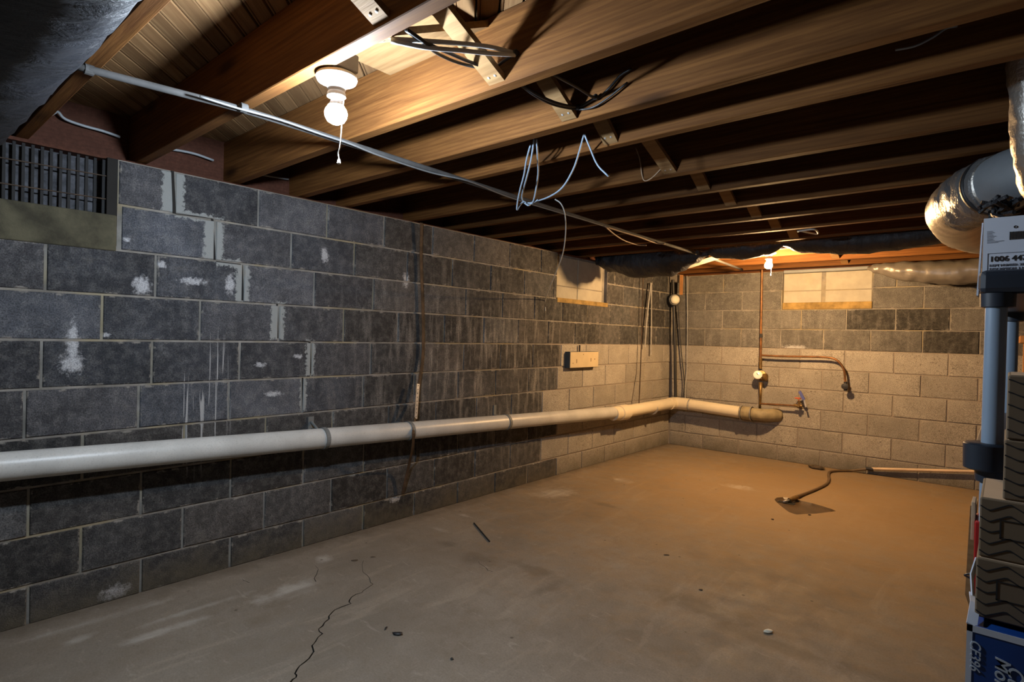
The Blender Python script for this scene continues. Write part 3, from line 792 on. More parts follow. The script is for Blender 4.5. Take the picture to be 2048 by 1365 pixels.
body = MB().lathe(mc+Vector((0, .05, 0)), dirm, [(-.03, .03), (-.02, .052), (.02, .054), (.04, .05), (.045, .046)], 24).make('meter_body', M_brass, wp, True, auto=True)
MB().lathe(mc+Vector((.035, .02, -.01)), (1, -.3, 0), [(0, .035), (.03, .038), (.04, .02)], 16).make('meter_lug', M_brass, wp, True, auto=True)
MB().lathe(mc+Vector((-.018, .0, .005))+dirm*.0, dirm, [(0, .046), (.028, .044), (.032, .036)], 24).make('meter_dial', M_porc, wp, True, auto=True)
MB().tube([mc+Vector((-.012, 0, .0))+dirm*.033, mc+Vector((-.03, 0, .02))+dirm*.033], .003, 6).make('dial_hand', M_ink, wp)
MB().tube([on(1, yw, 1521, 765), on(1, yw, 1521, 790), on(1, yw, 1520, 812), on(1, L-.02, 1519, 820)], [.02, .013, .012, .012], 12).make('lower_riser', M_brass, wp, True)
# lower tap
lt = empty('water_tap', on(1, yw, 1596, 812), 'copper spur with a blue lever and small red handwheel below the meter', 'tap'); upd()
MB().tube([on(1, yw, 1521, 808), on(1, yw, 1560, 810), on(1, yw, 1592, 812)], .009, 12).make('spur', M_copper, lt, True, auto=True)
vb = on(1, yw, 1598, 812)
mb = MB().tube([vb+Vector((-.05, 0, 0)), vb+Vector((.03, 0, 0))], .015, 12).tube([vb+Vector((0, 0, -.02)), vb+Vector((0, 0, .05))], .014, 12).lathe(vb, (0, -1, 0), [(0, .018), (.03, .014)], 12)
mb.make('valve_body', M_brass, lt, True, auto=True)
hw = on(1, yw, 1596, 797)
mb = MB()
for k in range(16):
    a0 = math.tau*k/16; a1 = math.tau*(k+1)/16
    mb.tube([hw+Vector((.03*math.cos(a0), .03*math.sin(a0), 0)), hw+Vector((.03*math.cos(a1), .03*math.sin(a1), 0))], .004, 6)
mb.tube([hw+Vector((-.03, 0, 0)), hw+Vector((.03, 0, 0))], .003, 6).tube([hw+Vector((0, -.03, 0)), hw+Vector((0, .03, 0))], .003, 6).tube([hw+Vector((0, 0, .004)), vb+Vector((0, 0, .04))], .004, 8)
mb.make('handwheel', M_redwheel, lt)
A, B = on(1, yw-.04, 1599, 783), on(1, yw-.04, 1608, 800)
MB().ribbon([A, A.lerp(B, .5), B], .026, (0, 1, 0), .014).make('lever_grip', M_bluegrip, lt)
MB().ribbon([B, on(1, yw-.035, 1612, 815)], .014, (0, 1, 0), .005).make('lever', M_steel, lt)

# pale pipe low on the back wall, hose to the floor hollow
q0, q1 = on(1, L-.04, 1737, 938), on(1, L-.04, 1962, 944)
MB().tube([q0, q1, q1+(q1-q0)*.4], .0135, 14).make('floor_pipe', M_pipewhite, None, True, auto=True)
tag(C.objects[-1], 'thin pale pipe running low along the back wall to the right', 'pipe')
hp = [q0+Vector((.01, 0, 0)), on(1, L-.045, 1722, 940), on(1, L-.05, 1700, 942), Fl(1672, 945, .012), Fl(1660, 947, .012), Fl(1657, 953, .012), Fl(1658, 962, .012), Fl(1652, 972, .012), Fl(1630, 983, .012), Fl(1608, 992, .014), Fl(1594, 999, .02)]
hs_ = empty('drain_hose', Fl(1600, 996), 'brown drain hose curving from the pale pipe to the floor hollow', 'hose'); upd()
MB().tube(smoothpath(hp, 5), .0115, 10).make('hose', M_hose, hs_, True)
MB().tube([hp[0]+Vector((-.03, 0, 0)), hp[0]+Vector((.03, 0, 0))], .017, 12).make('clamp', M_rubber, hs_)
e_ = Fl(1594, 1000, .02)
MB().tube([e_, e_+Vector((-.03, -.1, -.012))], .018, 12).make('brass_end', M_brass, hs_, True, auto=True)
MB().tube([e_+Vector((-.03, -.1, -.012)), e_+Vector((-.06, -.15, -.018))], .008, 8).make('nozzle', M_steel, hs_, True)

# wall mounted beige panel
a0, a1 = on(0, .055, 1140, 720).y, on(0, .055, 1197, 718).y
zt, zb_ = on(0, .055, 1145, 704).z, on(0, .055, 1145, 737).z
pn = empty('wall_panel', (0, (a0+a1)/2, zb_), 'shallow beige panel fixed to the left wall below the bricked-up window', 'panel'); upd()
MB().box((-.003, a0, zb_), (.05, a1, zt), .003).make('case', M_panelside, pn)
MB().box((.05, a0+.004, zb_+.003), (.056, a1-.004, zt-.003), .002).make('face', M_panel, pn)
for fy, fz, w2, h2 in ((.22, .42, .004, .018), (.72, .48, .004, .016), (.1, .3, .004, .004), (.45, .83, .004, .004), (.86, .52, .005, .005)):
    yy = lerp(a0, a1, fy); zz = lerp(zb_, zt, fz); MB().box((.0558, yy-w2, zz-h2), (.0568, yy+w2, zz+h2)).make('slot', M_rust, pn)
MB().tube([(.02, lerp(a0, a1, .42), zt-.002), (.02, lerp(a0, a1, .42), zt+.06)], .008, 8).make('nipple', M_rust, pn)

# ================================================================== CONDUIT AND CABLES
ct = empty('conduit', (1.04, 2, 1.97), 'long grey metal conduit clipped under the joists, passing behind the bright bulb', 'conduit'); upd()
zcn = 1.975
P = [on(2, zcn, 132, 127)]+[on(2, zcn, u, v) for u, v in ((320, 176), (500, 224), (700, 288), (900, 352), (1200, 448), (1410, 513))]
P.append(Vector((P[-1].x-.03, 5.9, zcn-.01)))
MB().tube(smoothpath(P, 4), .011, 12).make('tube', M_conduit, ct, True)
for u, v in ((178, 140), (487, 216), (1395, 505)):
    c = on(2, zcn, u, v)
    MB().lathe(c+Vector((0, -.012, 0)), (0, 1, 0), [(0, .0115), (.001, .015), (.023, .015), (.024, .0115)], 12).make('clip', M_conduit, ct)
def cable(name, pts, r, mat, label, cat='cable', n=5, group=None):
    o = MB().tube(smoothpath(pts, n), r, 8).make(name, mat, None, True); return tag(o, label, cat, group)
cz2 = 1.962
cable('cable', [on(2, cz2, u, v) for u, v in ((400, 193), (470, 215), (560, 240), (640, 268), (700, 288), (760, 312), (860, 345), (935, 362))]+[on(2, cz2, u, v) for u, v in ((1000, 388), (1050, 405), (1100, 420), (1180, 444), (1215, 455))],
      .0036, M_cable_dim, 'thin grey cable slung just below the long metal conduit')
cable('cable', [on(2, 1.965, u, v) for u, v in ((38, 106), (60, 112), (90, 121), (118, 129))], .0075, M_cable_grey, 'short light grey cable end under the black plastic, top left corner')
cable('cable', [on(2, 1.95, u, v) for u, v in ((1210, 453), (1230, 470), (1250, 482), (1275, 490), (1293, 491))], .0045, M_cable_tan, 'short tan cable drooping off the far end of the conduit')
cable('cable', [on(2, 1.96, u, v) for u, v in ((1212, 454), (1240, 463), (1280, 475), (1310, 486), (1330, 488))], .005, M_cable_tan, 'tan cable running beside the far end of the conduit')
cable('cable', [on(2, 1.985, 1110, 399)+Vector((0, 0, .0)), dp(1122, 408, 3.1), dp(1130, 430, 3.15), dp(1131, 470, 3.25), dp(1125, 510, 3.5), dp(1112, 545, 3.9), dp(1100, 575, 4.3), on(0, .02, 1091, 600), on(0, .01, 1091, 622)], .0033, M_cable_white, 'thin pale wire dangling down to the left wall beside the bricked-up window', 'wire')
# looped network cables
def yz(y, u, v): return on(1, y, u, v)
cable('cable', [yz(1.78, 1068, 279), yz(1.85, 1062, 320), yz(1.95, 1052, 360), yz(2.05, 1045, 385), yz(2.1, 1044, 398), yz(2.12, 1050, 405), yz(2.12, 1062, 406), yz(2.1, 1068, 398), yz(2.0, 1076, 350), yz(1.85, 1075, 310), yz(1.78, 1073, 279)],
      .0038, M_cable_blue, 'blue-grey cable hanging in a long narrow loop from the joists over the room')
cable('cable', [yz(1.80, 1061, 290), yz(1.86, 1053, 320), yz(1.93, 1048, 350), yz(2.0, 1040, 380), yz(2.05, 1035, 405), yz(2.08, 1034, 420), yz(2.08, 1039, 412), yz(2.1, 1046, 405), yz(2.1, 1056, 411), yz(2.12, 1062, 408), yz(2.12, 1076, 400)],
      .0038, M_cable_blue, 'blue-grey cable twisted into a narrow bundle beside the long loop')
cable('cable', [yz(2.12, 1076, 402), yz(2.05, 1100, 393), yz(2.0, 1125, 375), yz(1.95, 1146, 340), yz(1.9, 1158, 305), yz(1.85, 1168, 269)], .0038, M_cable_blue, 'blue-grey cable sweeping up to the right from the twisted bundle')
cable('cable', [yz(1.85, 1169, 269), yz(1.87, 1180, 296), yz(1.9, 1195, 330), yz(1.92, 1217, 353)], .0036, M_cable_blue, 'short blue-grey cable end hanging free to the right')
# bundles stapled to the joists right of the bright bulb
def bundle(lab, pts, r, mat): return cable('cable', pts, r, mat, lab)
yj2, yj3 = 1.278, 1.652
bundle('white flat cable above its twin, running to the joist right of the bright bulb', [yz(.93, 782, 78), yz(1.0, 850, 82), yz(1.1, 920, 87), yz(1.2, 980, 94), yz(yj2, 1028, 106)], .0065, M_cable_white)
bundle('white flat cable below its twin, running to the joist right of the bright bulb', [yz(.93, 782, 82), yz(1.0, 850, 95), yz(1.1, 920, 101), yz(1.2, 980, 107), yz(yj2, 1030, 110)], .0065, M_cable_white)
bundle('upper black cable crossing in front of the wooden bridging near the bright bulb', [yz(.93, 815, 60), yz(1.0, 855, 87), yz(1.1, 900, 107), yz(1.2, 945, 126), yz(yj2, 988, 139)], .0052, M_cable_black)
bundle('lower black cable crossing in front of the wooden bridging near the bright bulb', [yz(.93, 812, 60), yz(1.0, 845, 85), yz(1.1, 880, 110), yz(1.2, 925, 128), yz(yj2, 988, 141)], .0048, M_cable_black)
bundle('short dark cable link between the two staples on the second lit joist', [yz(yj2, 988, 139), yz(yj2-.004, 1005, 124), yz(yj2, 1030, 108)], .0045, M_cable_black)
for k, (u, v, yy) in enumerate(((1032, 107, yj2+.004), (988, 140, yj2+.004), (1155, 216, yj3+.002), (1192, 195, yj3+.002))):
    c = yz(yy, u, v); MB().lathe(c, (0, -1, 0), [(-.004, .009), (.006, .011), (.012, .006)], 8).make('cable_staple', M_cable_black)
    tag(C.objects[-1], ('dark staple holding the white flat cables on the joist', 'dark staple holding the crossing black cables on the joist', 'dark staple at the lowest point of the sagging black cables',
                        'dark staple right of the sagging black cables')[k], 'staple')
bundle('upper black cable sagging along the third lit joist', [yz(1.36, 1036, 165), yz(1.45, 1075, 190), yz(1.55, 1115, 207), yz(yj3, 1155, 214), yz(yj3, 1175, 205), yz(yj3, 1192, 195)], .0055, M_cable_black)
bundle('lower black cable sagging along the third lit joist', [yz(1.36, 1036, 167), yz(1.45, 1072, 193), yz(1.55, 1110, 211), yz(yj3, 1155, 219), yz(yj3, 1185, 215), yz(yj3, 1215, 197), yz(yj3, 1255, 165)], .0035, M_cable_black)
bundle('black cable slanting down to the staple right of the sagging pair', [yz(1.36, 1103, 147), yz(1.5, 1150, 172), yz(yj3, 1192, 196), yz(yj3, 1215, 180), yz(yj3, 1240, 152), yz(yj3-.005, 1262, 138)], .0045, M_cable_black)
cable('cable', [yz(2.45, 1272, 296), yz(2.46, 1280, 320), yz(2.47, 1284, 350), yz(2.48, 1290, 362), yz(2.48, 1305, 355), yz(2.47, 1322, 338)], .003, M_cable_tan, 'thin tan wire loop hanging below the fifth joist', 'wire')
cable('cable', [yz(1.93, 1791, 100), yz(1.93, 1830, 92), yz(1.94, 1865, 75), yz(1.95, 1892, 57), yz(1.95, 1915, 52)], .0035, M_cable_grey, 'grey wire end hanging under the joist, upper right')
cable('cable', [yz(2.83, 2030, 148), yz(2.84, 2015, 164), yz(2.85, 2010, 190), yz(2.85, 2007, 205), yz(2.85, 1990, 228), yz(2.85, 1986, 240)], .004, M_cable_tan, 'short tan wire with bare end beside the foil duct, upper right', 'wire')
cable('cable', [dp(2018, 0, 1.6), dp(2027, 20, 1.6), dp(2031, 60, 1.58), dp(2027, 95, 1.58), dp(2027, 118, 1.6)], .003, M_cable_tan, 'thin tan wire hanging in front of the fibreglass tuft', 'wire')
cable('cable', [on(2, 1.975, u, v) for u, v in ((1595, 463), (1625, 459), (1635, 463), (1632, 468), (1600, 462))], .006, M_cable_white, 'white cable end bent back under the last joists near the warm bulb')
cable('cable', [on(0, -.10, 53, 244), on(0, -.09, 78, 243), on(0, -.09, 105, 228), on(0, -.09, 116, 224), on(0, -.09, 130, 238), on(0, -.09, 165, 251), on(0, -.09, 205, 262), on(0, -.09, 240, 274)], .006, M_cable_grey, 'grey cable looped over the wall top above the barred vent')
cable('cable', [on(0, -.10, 318, 298), on(0, -.09, 350, 300), on(0, -.09, 390, 308), on(0, -.09, 427, 321)], .006, M_cable_grey, 'grey cable on the rim above the stepped crack')
cable('cable', [on(0, -.10, 505, 347), on(0, -.09, 540, 353), on(0, -.09, 577, 359)], .005, M_cable_grey, 'short grey cable on the rim right of the stepped crack')

# ================================================================== DUCTS AND INSULATION
def sausage(name, pts, rs, mat, label, cat, flat=1., seg=28, n=6, wr=.0, parent=None, freq=14):
    Pth = smoothpath(pts, n); m_ = len(Pth); R_ = []
    for i in range(m_):
        t = i/(m_-1)*(len(rs)-1); k = min(int(t), len(rs)-2); f_ = t-k; f_ = f_*f_*(3-2*f_)
        R_.append(lerp(rs[k], rs[k+1], f_))
    mb = MB().tube(Pth, R_, seg, True, flat)
    if wr:
        nr = len(mb.V)
        for i, v in enumerate(mb.V):
            ring = Pth[min(i//seg, m_-1)]; d_ = (v-ring)
            if d_.length > 1e-6:
                v += d_.normalized()*wr*(mnoise.noise(v*freq)+.6*mnoise.noise(v*freq*2.3))
    o = mb.make(name, mat, parent, True)
    if label: tag(o, label, cat)
    return o
# black plastic over the duct at the top left
sausage('plastic_wrap', [(-.1, .23, 2.00), (.5, .232, 1.995), (1.2, .236, 1.99), (2.0, .236, 1.99), (2.9, .23, 2.0), (4.5, .22, 2.03)], [.155, .168, .17, .17, .165, .15], M_bag, 'black plastic sheeting bulging between the joists at the top left', 'insulation', .95, 36, 14, .012)
# black bag at the far left corner
sausage('insulation_bag', [(-.01, 4.76, 1.99), (.15, 4.765, 1.975), (.45, 4.765, 1.955), (.75, 4.765, 1.95), (.95, 4.76, 1.965), (1.10, 4.75, 1.975)], [.04, .10, .145, .14, .07, .022], M_bag,
        'black plastic insulation bag sagging by the left wall near the bricked-up window', 'insulation', 1.0, 36, 10, .016)
MB().ribbon([(.62, 4.90, 1.855), (.85, 4.93, 1.905), (1.14, 4.95, 1.982)], .12, (-.25, .1, 1), .004).make('bag_flap', M_white)
tag(C.objects[-1], 'pale torn lining along the edge of the black insulation bag', 'insulation')
sausage('insulation_bag', [(1.06, 4.765, 1.99), (1.20, 4.765, 1.99), (1.38, 4.765, 1.985), (1.56, 4.765, 1.99), (1.72, 4.765, 2.01)], [.03, .08, .10, .08, .02], M_bag, 'black plastic insulation bag sagging just left of the warm bulb', 'insulation', .75, 36, 10, .008)
sausage('insulation_bag', [(1.68, 4.765, 2.01), (1.85, 4.765, 1.995), (2.2, 4.765, 1.98), (2.5, 4.765, 1.99), (2.9, 4.765, 2.02)], [.03, .09, .115, .11, .08], M_bag, 'black plastic insulation bag sagging right of the warm bulb, below the last joists', 'insulation', .75, 36, 10, .008)
# silver wrapped duct on the back wall
sausage('silver_duct', [(2.03, 6.20, 1.95), (2.12, 6.19, 1.94), (2.35, 6.17, 1.90), (2.65, 6.16, 1.875), (3.0, 6.15, 1.88), (3.9, 6.15, 1.90)], [.018, .055, .10, .115, .115, .11], M_silver,
        'wrinkled silver-wrapped duct against the top of the back wall at right', 'duct', .9, 32, 12, .012)
MB().box((1.25, L-.06, 1.955), (2.02, L-.012, 1.99), .01).make('insulation_strip', M_greyduct)
tag(C.objects[-1], 'flat grey insulation strip above the bricked-up window in the back wall', 'insulation')
# foil elbow
fd = empty('flexible_duct', dp(1960, 400, 2.5), 'large foil-jacketed flexible duct elbow with a grey sleeve, right of the joists', 'duct'); upd()
sausage('foil_jacket', [dp(2010, 364, 2.10), dp(1965, 384, 2.24), dp(1928, 406, 2.42), dp(1918, 425, 2.70), dp(1935, 447, 3.1), dp(1965, 461, 3.6)], [.108, .111, .117, .128, .141, .147], M_foil, None, None, 1., 36, 10, .004, fd, 20)
sausage('dark_wrap', [dp(2006, 366, 2.11), dp(1975, 379, 2.20), dp(1948, 394, 2.31), dp(1932, 404, 2.39)], [.112, .115, .119, .118], M_darkwrap, None, None, 1., 36, 8, .006, fd, 22)
sausage('grey_sleeve', [dp(1990, 372, 2.15), dp(2030, 355, 2.06), dp(2090, 342, 1.98), dp(2200, 338, 1.92)], [.103, .104, .105, .105], M_greyduct, None, None, 1., 36, 6, .003, fd)
Pth = [dp(1990, 372, 2.15), dp(1997, 368, 2.13)]
dd = (Pth[1]-Pth[0]).normalized()
MB().lathe(Pth[0]-dd*.012, dd, [(0, .108), (.0, .114), (.012, .116), (.022, .114), (.022, .103)], 36).make('tie_band', M_rubber, fd, True)
mb = MB()
for k in range(22):
    c = dp(1980+rnd(0, 42), 405+rnd(-6, 22)-.1*k, 2.02+rnd(-.05, .03)); mb.tube(smoothpath([c, c+Vector((rnd(-.03, .03), rnd(-.03, .03), rnd(-.03, .02))), c+Vector((rnd(-.05, .05), rnd(-.05, .02), rnd(-.04, .02)))], 3), .008, 5)
mb.make('crumpled_wrap', M_bag, fd)
# foil covered riser at the right edge
fr = empty('foil_riser', dp(2080, 200, 2.0), 'upright foil-covered duct at the right edge with a fibreglass tuft', 'duct'); upd()
sausage('foil_cover', [dp(2098, -60, 1.68), dp(2094, 60, 1.70), dp(2094, 180, 1.72), dp(2098, 280, 1.74), dp(2108, 350, 1.76), dp(2122, 400, 1.78)], [.094, .091, .088, .087, .085, .078], M_foil, None, None, 1., 32, 8, .006, fr, 24)
mb = MB()
for k in range(46):
    c = dp(2044+rnd(-16, 8), rnd(38, 88), 1.62+rnd(-.03, .04)); R0 = rnd(.009, .019)
    mb.lathe(c, (rnd(-1, 1), rnd(-1, 1), rnd(-1, 1)), [(-R0, .002), (-R0*.6, R0*.8), (0, R0), (R0*.6, R0*.75), (R0, .002)], 8)
mb.make('fibreglass_tuft', M_wool, fr, True)

# ================================================================== SHELVING AND BOXES
sh = empty('plastic_shelving', (3.2, 2.0, 0), 'black plastic shelving unit with slate blue round posts at the right edge', 'shelf'); upd()
X0, X1, Y0, Y1 = 2.978, 3.44, 1.545, 2.44
for zt_ in (1.352, .985, .50, .12):
    o = MB().box((X0, Y0, zt_), (X1, Y1, zt_+.050), .012).make('shelf_board', M_shelf, sh)
    for (px, py) in ((X0+.032, Y0+.03), (X0+.062, Y1-.03), (X1-.032, Y0+.03), (X1-.032, Y1-.03)):
        MB().lathe((px, py, zt_-.028), (0, 0, 1), [(0, .0225), (.002, .029), (.03, .030)], 20).make('socket', M_shelf, o, True, auto=True)
for (px, py) in ((X0+.030, Y0+.026), (X0+.058, Y1-.03), (X1-.032, Y0+.03), (X1-.032, Y1-.03)):
    MB().tube([(px, py, 0), (px, py, 1.36)], .0183, 24).make('post', M_post, sh, True, auto=True)
MB().lathe((X0+.020, Y0+.018, .984), (0, 0, 1), [(0, .032), (.003, .037), (.053, .038), (.056, .034)], 24).make('corner_cap', M_shelf, sh, True, auto=True)

def text(s_, size, loc, rot, mat, parent, ext=.0004, name='lettering', shear=0, bold=0.):
    cu = bpy.data.curves.new(name, 'FONT'); cu.body = s_; cu.size = size; cu.extrude = ext; cu.shear = shear; cu.offset = bold*.35; cu.resolution_u = 3
    o = bpy.data.objects.new(name, cu); C.objects.link(o); cu.materials.append(mat)
    upd(); me = bpy.data.meshes.new_from_object(o.evaluated_get(bpy.context.evaluated_depsgraph_get())); bpy.data.objects.remove(o)
    me.materials.clear(); o = link(name, me, mat)
    o.rotation_euler = rot; o.location = Vector(loc)-parent.matrix_world.translation; o.parent = parent; return o
FR = (math.pi/2, 0, 0)        # lies on a face that looks toward -y
# white carton on the top shelf
wc = empty('carton', (3.2, 1.62, 1.402), 'white corrugated carton with a barcode and printed label on the top shelf', 'box'); upd()
wx, wy = 2.983, 1.580; wz0, wz1 = 1.4015, 1.515
# front panel with a light lean, open-topped carton
MB().box((wx, wy, wz0), (wx+.42, wy+.006, wz1)).make('front_panel', M_wcard, wc)
MB().box((wx, wy+.006, wz0), (wx+.006, wy+.5, wz1-.004)).make('side_panel', M_wcard, wc)
MB().box((wx+.414, wy+.006, wz0), (wx+.42, wy+.5, wz1)).make('side_panel', M_wcard, wc)
MB().box((wx, wy+.494, wz0), (wx+.42, wy+.5, wz1)).make('back_panel', M_wcard, wc)
MB().box((wx+.004, wy+.004, wz0+.0), (wx+.416, wy+.496, wz0+.004)).make('bottom_panel', M_wcard, wc)
MB().box((wx-.0006, wy+.0, wz0), (wx+.0, wy+.006, wz1)).make('raw_edge', M_tanc, wc)
MB().add([(wx-.009, wy+.01, 1.352), (wx-.0055, wy+.01, 1.352), (wx-.0012, wy+.01, 1.508), (wx-.0035, wy+.01, 1.508), (wx-.009, wy+.06, 1.352), (wx-.0055, wy+.06, 1.352), (wx-.0012, wy+.06, 1.508), (wx-.0035, wy+.06, 1.508)], [(0, 1, 2, 3), (7, 6, 5, 4), (0, 4, 5, 1), (1, 5, 6, 2), (2, 6, 7, 3), (3, 7, 4, 0)]).make('side_flap', M_wcard, wc)
yf = wy-.0006
def wpt(u, v): return on(1, yf, u, v)
a = wpt(1978, 524); text('1006 447', .0158, (a.x, yf, a.z), FR, M_ink, wc, bold=.0006)
for v_, s_ in ((534, 'DEPT NUMBER: 27L'), (541, 'DESCRIPTION: 1-LIGHT WALL'), (548, 'PO NUMBER: 48117')):
    a = wpt(1978, v_); text(s_, .0068, (a.x, yf, a.z), FR, M_greyink, wc, bold=.0002)
mb = MB(); a = wpt(1975, 508); b = wpt(2048, 503)
mb.box((a.x, yf, a.z-.0005), (b.x+.1, yf+.0005, a.z+.0005)).box((a.x, yf, wz0), (a.x+.001, yf+.0005, a.z)); mb.make('label_border', M_greyink, wc)
mb = MB(); x_ = wpt(2019, 473).x; a = wpt(2019, 480).z; b = wpt(2019, 464).z
for i, w_ in enumerate((.0030, .0006, .0022, .0010, .0024, .0008, .0022, .0014, .0006, .0010, .0006, .002, .001)):
    mb.box((x_, yf, a), (x_+w_*.8, yf+.0005, b)); x_ += w_*.8+.0010
mb.make('barcode', M_ink, wc)
mb = MB()
for i, ln in enumerate((.010, .013, .009, .011, .016, .012, .010, .013, .030, .020)):
    a = wpt(1974, 464+i*2.5); mb.box((a.x, yf, a.z-.0005), (a.x+ln*.9, yf+.0005, a.z+.0005))
mb.make('fine_print', M_greyink, wc)
a = wpt(2031, 454); mb = MB()
for k in range(12):
    t0, t1 = math.tau*k/12, math.tau*(k+1)/12
    mb.tube([(a.x+.0024*math.cos(t0), yf, a.z+.0024*math.sin(t0)), (a.x+.0024*math.cos(t1), yf, a.z+.0024*math.sin(t1))], .0006, 4)
mb.make('ring_mark', M_ink, wc)

# brown cartons
def zig(mb, x0, x1, y, zf, per, amp, th, ph=0, wave=False):
    n = int((x1-x0)/per*12); pts = []
    for i in range(n+1):
        x = x0+(x1-x0)*i/n; t = ((x-x0)/per+ph) % 1
        z = zf+(amp*(abs(t*2-1)*2-1) if not wave else amp*math.sin(t*math.tau))
        pts.append((x, z))
    for (xa, za), (xb, zb) in zip(pts, pts[1:]):
        mb.add([(xa, y, za-th), (xb, y, zb-th), (xb, y, zb+th), (xa, y, za+th), (xa, y+.0005, za-th), (xb, y+.0005, zb-th), (xb, y+.0005, zb+th), (xa, y+.0005, za+th)],
               [(0, 1, 2, 3), (7, 6, 5, 4), (0, 4, 5, 1), (3, 2, 6, 7)])
def carton(x0, y0, z0, w_, d_, h_, label, wave=False, cuts=(), lean=0):
    t = empty('carton', (x0+w_/2, y0+d_/2, z0), label, 'box'); upd()
    MB().box((x0, y0, z0), (x0+w_, y0+d_, z0+h_), .0025).make('body', M_brown, t)
    MB().box((x0+.004, y0+.003, z0+h_-.0004), (x0+w_-.004, y0+d_-.003, z0+h_+.0006)).make('top_flap', M_tanc, t)
    mb = MB(); step = h_/ (5.2 if not wave else 5.0); y = y0-.0007
    for i in range(5 if not wave else 5):
        zz = z0+h_*.12+i*step*.98
        inlab = (not wave) and i in (2,)
        if inlab: zig(mb, x0+.001, x0+.026, y, zz, .058, .0065, .0012, .28)
        else: zig(mb, x0+.001, x0+w_-.004, y, zz, .052 if not wave else .045, .0075 if not wave else .0035, .0011, .28 if not wave else .3, wave)
    if not wave:
        za, zb = z0+h_*.36, z0+h_*.66
        mb.box((x0+.026, y, za), (x0+w_-.01, y+.0006, za+.0016)).box((x0+.026, y, zb), (x0+w_-.01, y+.0006, zb+.0016)).box((x0+.026, y, za), (x0+.028, y+.0006, zb))
        text('ay.', .026, (x0+.062, y, za+.010), FR, M_ink, t, shear=.35, bold=.0004)
    mb.make('printed_pattern', M_ink, t)
    return t
bx_blue = empty('carton', (3.2, 1.3, 0), 'blue monitor carton standing on end at the lower right corner, flaps open', 'box'); upd()
ux0, uy0, uzt = on(1, 1.195, 1934, 1240).x, 1.195, .790
MB().box((ux0, uy0, 0), (ux0+.46, uy0+.004, uzt-.0)).make('front_panel', M_blue, bx_blue)
MB().box((ux0, uy0+.15, 0), (ux0+.46, uy0+.154, uzt)).make('back_panel', M_blue, bx_blue)
for xx in (ux0, ux0+.456): MB().box((xx, uy0+.004, 0), (xx+.004, uy0+.15, uzt)).make('side_panel', M_wcard, bx_blue)
MB().box((ux0+.004, uy0+.004, uzt-.012), (ux0+.456, uy0+.15, uzt-.006)).make('top_flap', M_blue, bx_blue)
mb = MB().box((ux0, uy0-.0006, uzt-.0105), (ux0+.46, uy0, uzt)).box((ux0, uy0-.0006, 0), (ux0+.0075, uy0, uzt)); mb.make('white_border', M_wcard, bx_blue)
mb = MB().ribbon([(ux0+.006, uy0+.0, uzt), (ux0+.008, uy0+.07, uzt+.012), (ux0+.004, uy0+.14, uzt+.004)], .014, (.3, 0, 1), .002).ribbon([(ux0+.004, uy0+.12, uzt), (ux0+.000, uy0+.155, uzt+.03), (ux0+.006, uy0+.18, uzt+.055)], .018, (1, 0, .3), .002)
mb.make('torn_flap', M_wcard, bx_blue)
yb = uy0-.0008
RD = (math.pi/2, math.pi/2, 0)   # letters read downward
def bpt(u, v): return on(1, yb, u, v)
def textdown(s_, size, u, v, parent, bold):
    a = bpt(u, v); o = text(s_, size, (a.x, yb, a.z), (0, 0, 0), M_ltext, parent, bold=bold, shear=.25)
    # letter x axis -> world -z, letter y axis -> world +x, normal -> -y
    o.rotation_euler = Matrix(((0, 1, 0), (0, 0, -1), (-1, 0, 0))).to_euler(); return o
textdown('CF396', .0185, 1942, 1279, bx_blue, .0005)
textdown('Monitor', .027, 1991, 1312, bx_blue, .0008); textdown('Curved', .027, 2017, 1331, bx_blue, .0008)
c1 = carton(on(1, 1.235, 1951, 1170).x, 1.235, .7915, .34, .19, .0985, 'brown zigzag-printed carton lying directly on the blue carton')
c2 = carton(on(1, 1.24, 1958, 1060).x, 1.24, .8915, .34, .19, .0985, 'brown zigzag-printed carton second up from the blue carton')
c3 = carton(on(1, 1.245, 2007, 940).x, 1.245, .9915, .30, .17, .098, 'brown wavy-printed carton third up from the blue carton', True)
c4 = carton(on(1, 1.245, 2014, 820).x, 1.245, 1.0910, .30, .17, .105, 'topmost brown wavy-printed carton of the stack on the blue carton', True)
rb = empty('carton', (3.1, 1.46, 0), 'tall narrow red carton with a pale lid edge behind the brown cartons', 'box'); upd()
rx = on(1, 1.44, 1949, 1060).x
MB().box((rx, 1.44, 0), (3.30, 1.52, .90), .002).make('body', M_red, rb)
MB().box((rx+.006, 1.441, .9005), (3.29, 1.519, .928), .002).make('lid_edge', M_wcard, rb)
MB().box((rx-.006, 1.452, .86), (rx, 1.51, .935), .001).make('side_flap', M_tanc, rb)
sx = on(1, 1.60, 1934, 1100).x
ws = MB().add([(sx-.001, 1.60, .70), (sx+.012, 1.60, .66), (sx+.014, 1.60, .90), (sx+.003, 1.60, .895), (sx-.001, 1.66, .70), (sx+.012, 1.66, .66), (sx+.014, 1.66, .90), (sx+.003, 1.66, .895)],
              [(0, 1, 2, 3), (7, 6, 5, 4), (0, 4, 5, 1), (1, 5, 6, 2), (2, 6, 7, 3), (3, 7, 4, 0)]).make('wood_offcut', M_brace)
tag(ws, 'rough wooden offcut poking out beside the red carton', 'offcut')
cable('wire_hook', [on(1, 1.56, 1948, 1147), on(1, 1.56, 1940, 1148), on(1, 1.56, 1929, 1151), on(1, 1.56, 1938, 1156), on(1, 1.56, 1947, 1160)], .0018, M_cable_black, 'small black wire hook poking out below the wooden offcut', 'hook', 4)
wbn = empty('workbench', (3.6, 6.0, 0), 'orange wooden bench seen through the gap behind the shelving posts', 'bench'); upd()
MB().box((3.10, 5.75, 1.28), (4.4, 6.35, 1.335), .004).make('bench_top', M_bench, wbn)
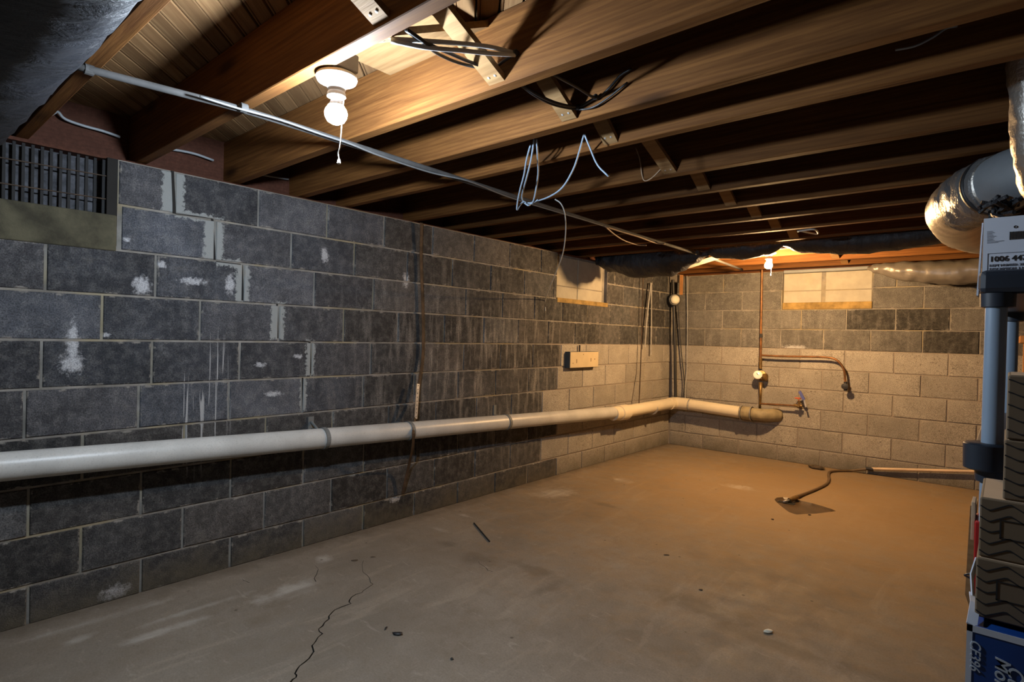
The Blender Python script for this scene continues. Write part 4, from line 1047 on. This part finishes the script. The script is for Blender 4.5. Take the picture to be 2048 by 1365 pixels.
for px in (3.14, 4.28):
    for py in (5.78, 6.25): MB().box((px, py, 0), (px+.08, py+.08, 1.28), .004).make('leg', M_bench, wbn)
MB().box((3.12, 5.76, .5), (4.38, 5.79, 1.28), .003).make('front_panel', M_bench, wbn)

# ================================================================== SMALL THINGS ON THE FLOOR
A, B = Fl(948, 1048, .004), Fl(979, 1085, .004)
MB().tube([A, A.lerp(B, .5), B], .0045, 8).make('black_rod', M_rubber); tag(C.objects[-1], 'straight black rod lying on the floor near the left wall', 'rod')
def scrap(u, v, size, mat, label, cat, name, elong=1.6, ang=0., lift=.35):
    c = Fl(u, v); bm = bmesh.new(); bmesh.ops.create_icosphere(bm, subdivisions=2, radius=1)
    V = []
    for vv in bm.verts:
        d_ = vv.co*(1+.45*mnoise.noise(vv.co*1.7+Vector((u*.1, v*.1, 0))))
        x_, y_ = d_.x*size*elong, d_.y*size; x_, y_ = x_*math.cos(ang)-y_*math.sin(ang), x_*math.sin(ang)+y_*math.cos(ang)
        V.append((c.x+x_, c.y+y_, max(0.0005, size*lift*(1+d_.z))))
    Fc = [tuple(w_.index for w_ in f.verts) for f in bm.faces]; bm.free()
    return tag(obj(name, V, Fc, mat, None, True), label, cat)
scrap(1537, 1266, .013, M_paper, 'small crumpled scrap of white paper on the open floor', 'scrap', 'paper_scrap', 1.7, .9, .5)
scrap(795, 1270, .011, M_rubber, 'dark curled scrap on the floor right of the long crack', 'scrap', 'debris', 2.0, .6, .4)
scrap(904, 1320, .006, M_rubber, 'small black pebble on the floor at the lower middle', 'scrap', 'debris', 1.2, 0, .5)
scrap(772, 1258, .005, M_rubber, 'tiny dark splinter left of the dark curled scrap', 'scrap', 'debris', 3.0, 2.2, .3)
scrap(709, 1122, .010, M_rag, 'brown leaf fragment near the top of the long crack', 'scrap', 'debris', 1.9, .9, .15)
scrap(746, 1115, .008, M_rag, 'dark leaf fragment to the right above the long crack', 'scrap', 'debris', 1.9, .9, .15)
scrap(1333, 1111, .010, M_rag, 'dark fleck on the warm lit middle of the floor', 'scrap', 'debris', 1.6, .7, .15)
scrap(1402, 1181, .008, M_rag, 'small dark fleck in the middle of the open floor', 'scrap', 'debris', 1.2, .7, .3)
scrap(1545, 1040, .009, M_rag, 'dark pebble just in front of the floor hollow', 'scrap', 'debris', 1.1, .7, .4)
scrap(1619, 1031, .010, M_rag, 'dark pebble at the right lip of the floor hollow', 'scrap', 'debris', 1.3, .7, .3)
scrap(1632, 938, .050, M_rag, 'dark crumpled rag at the foot of the back wall', 'rag', 'rag', 1.5, -.3, .35)
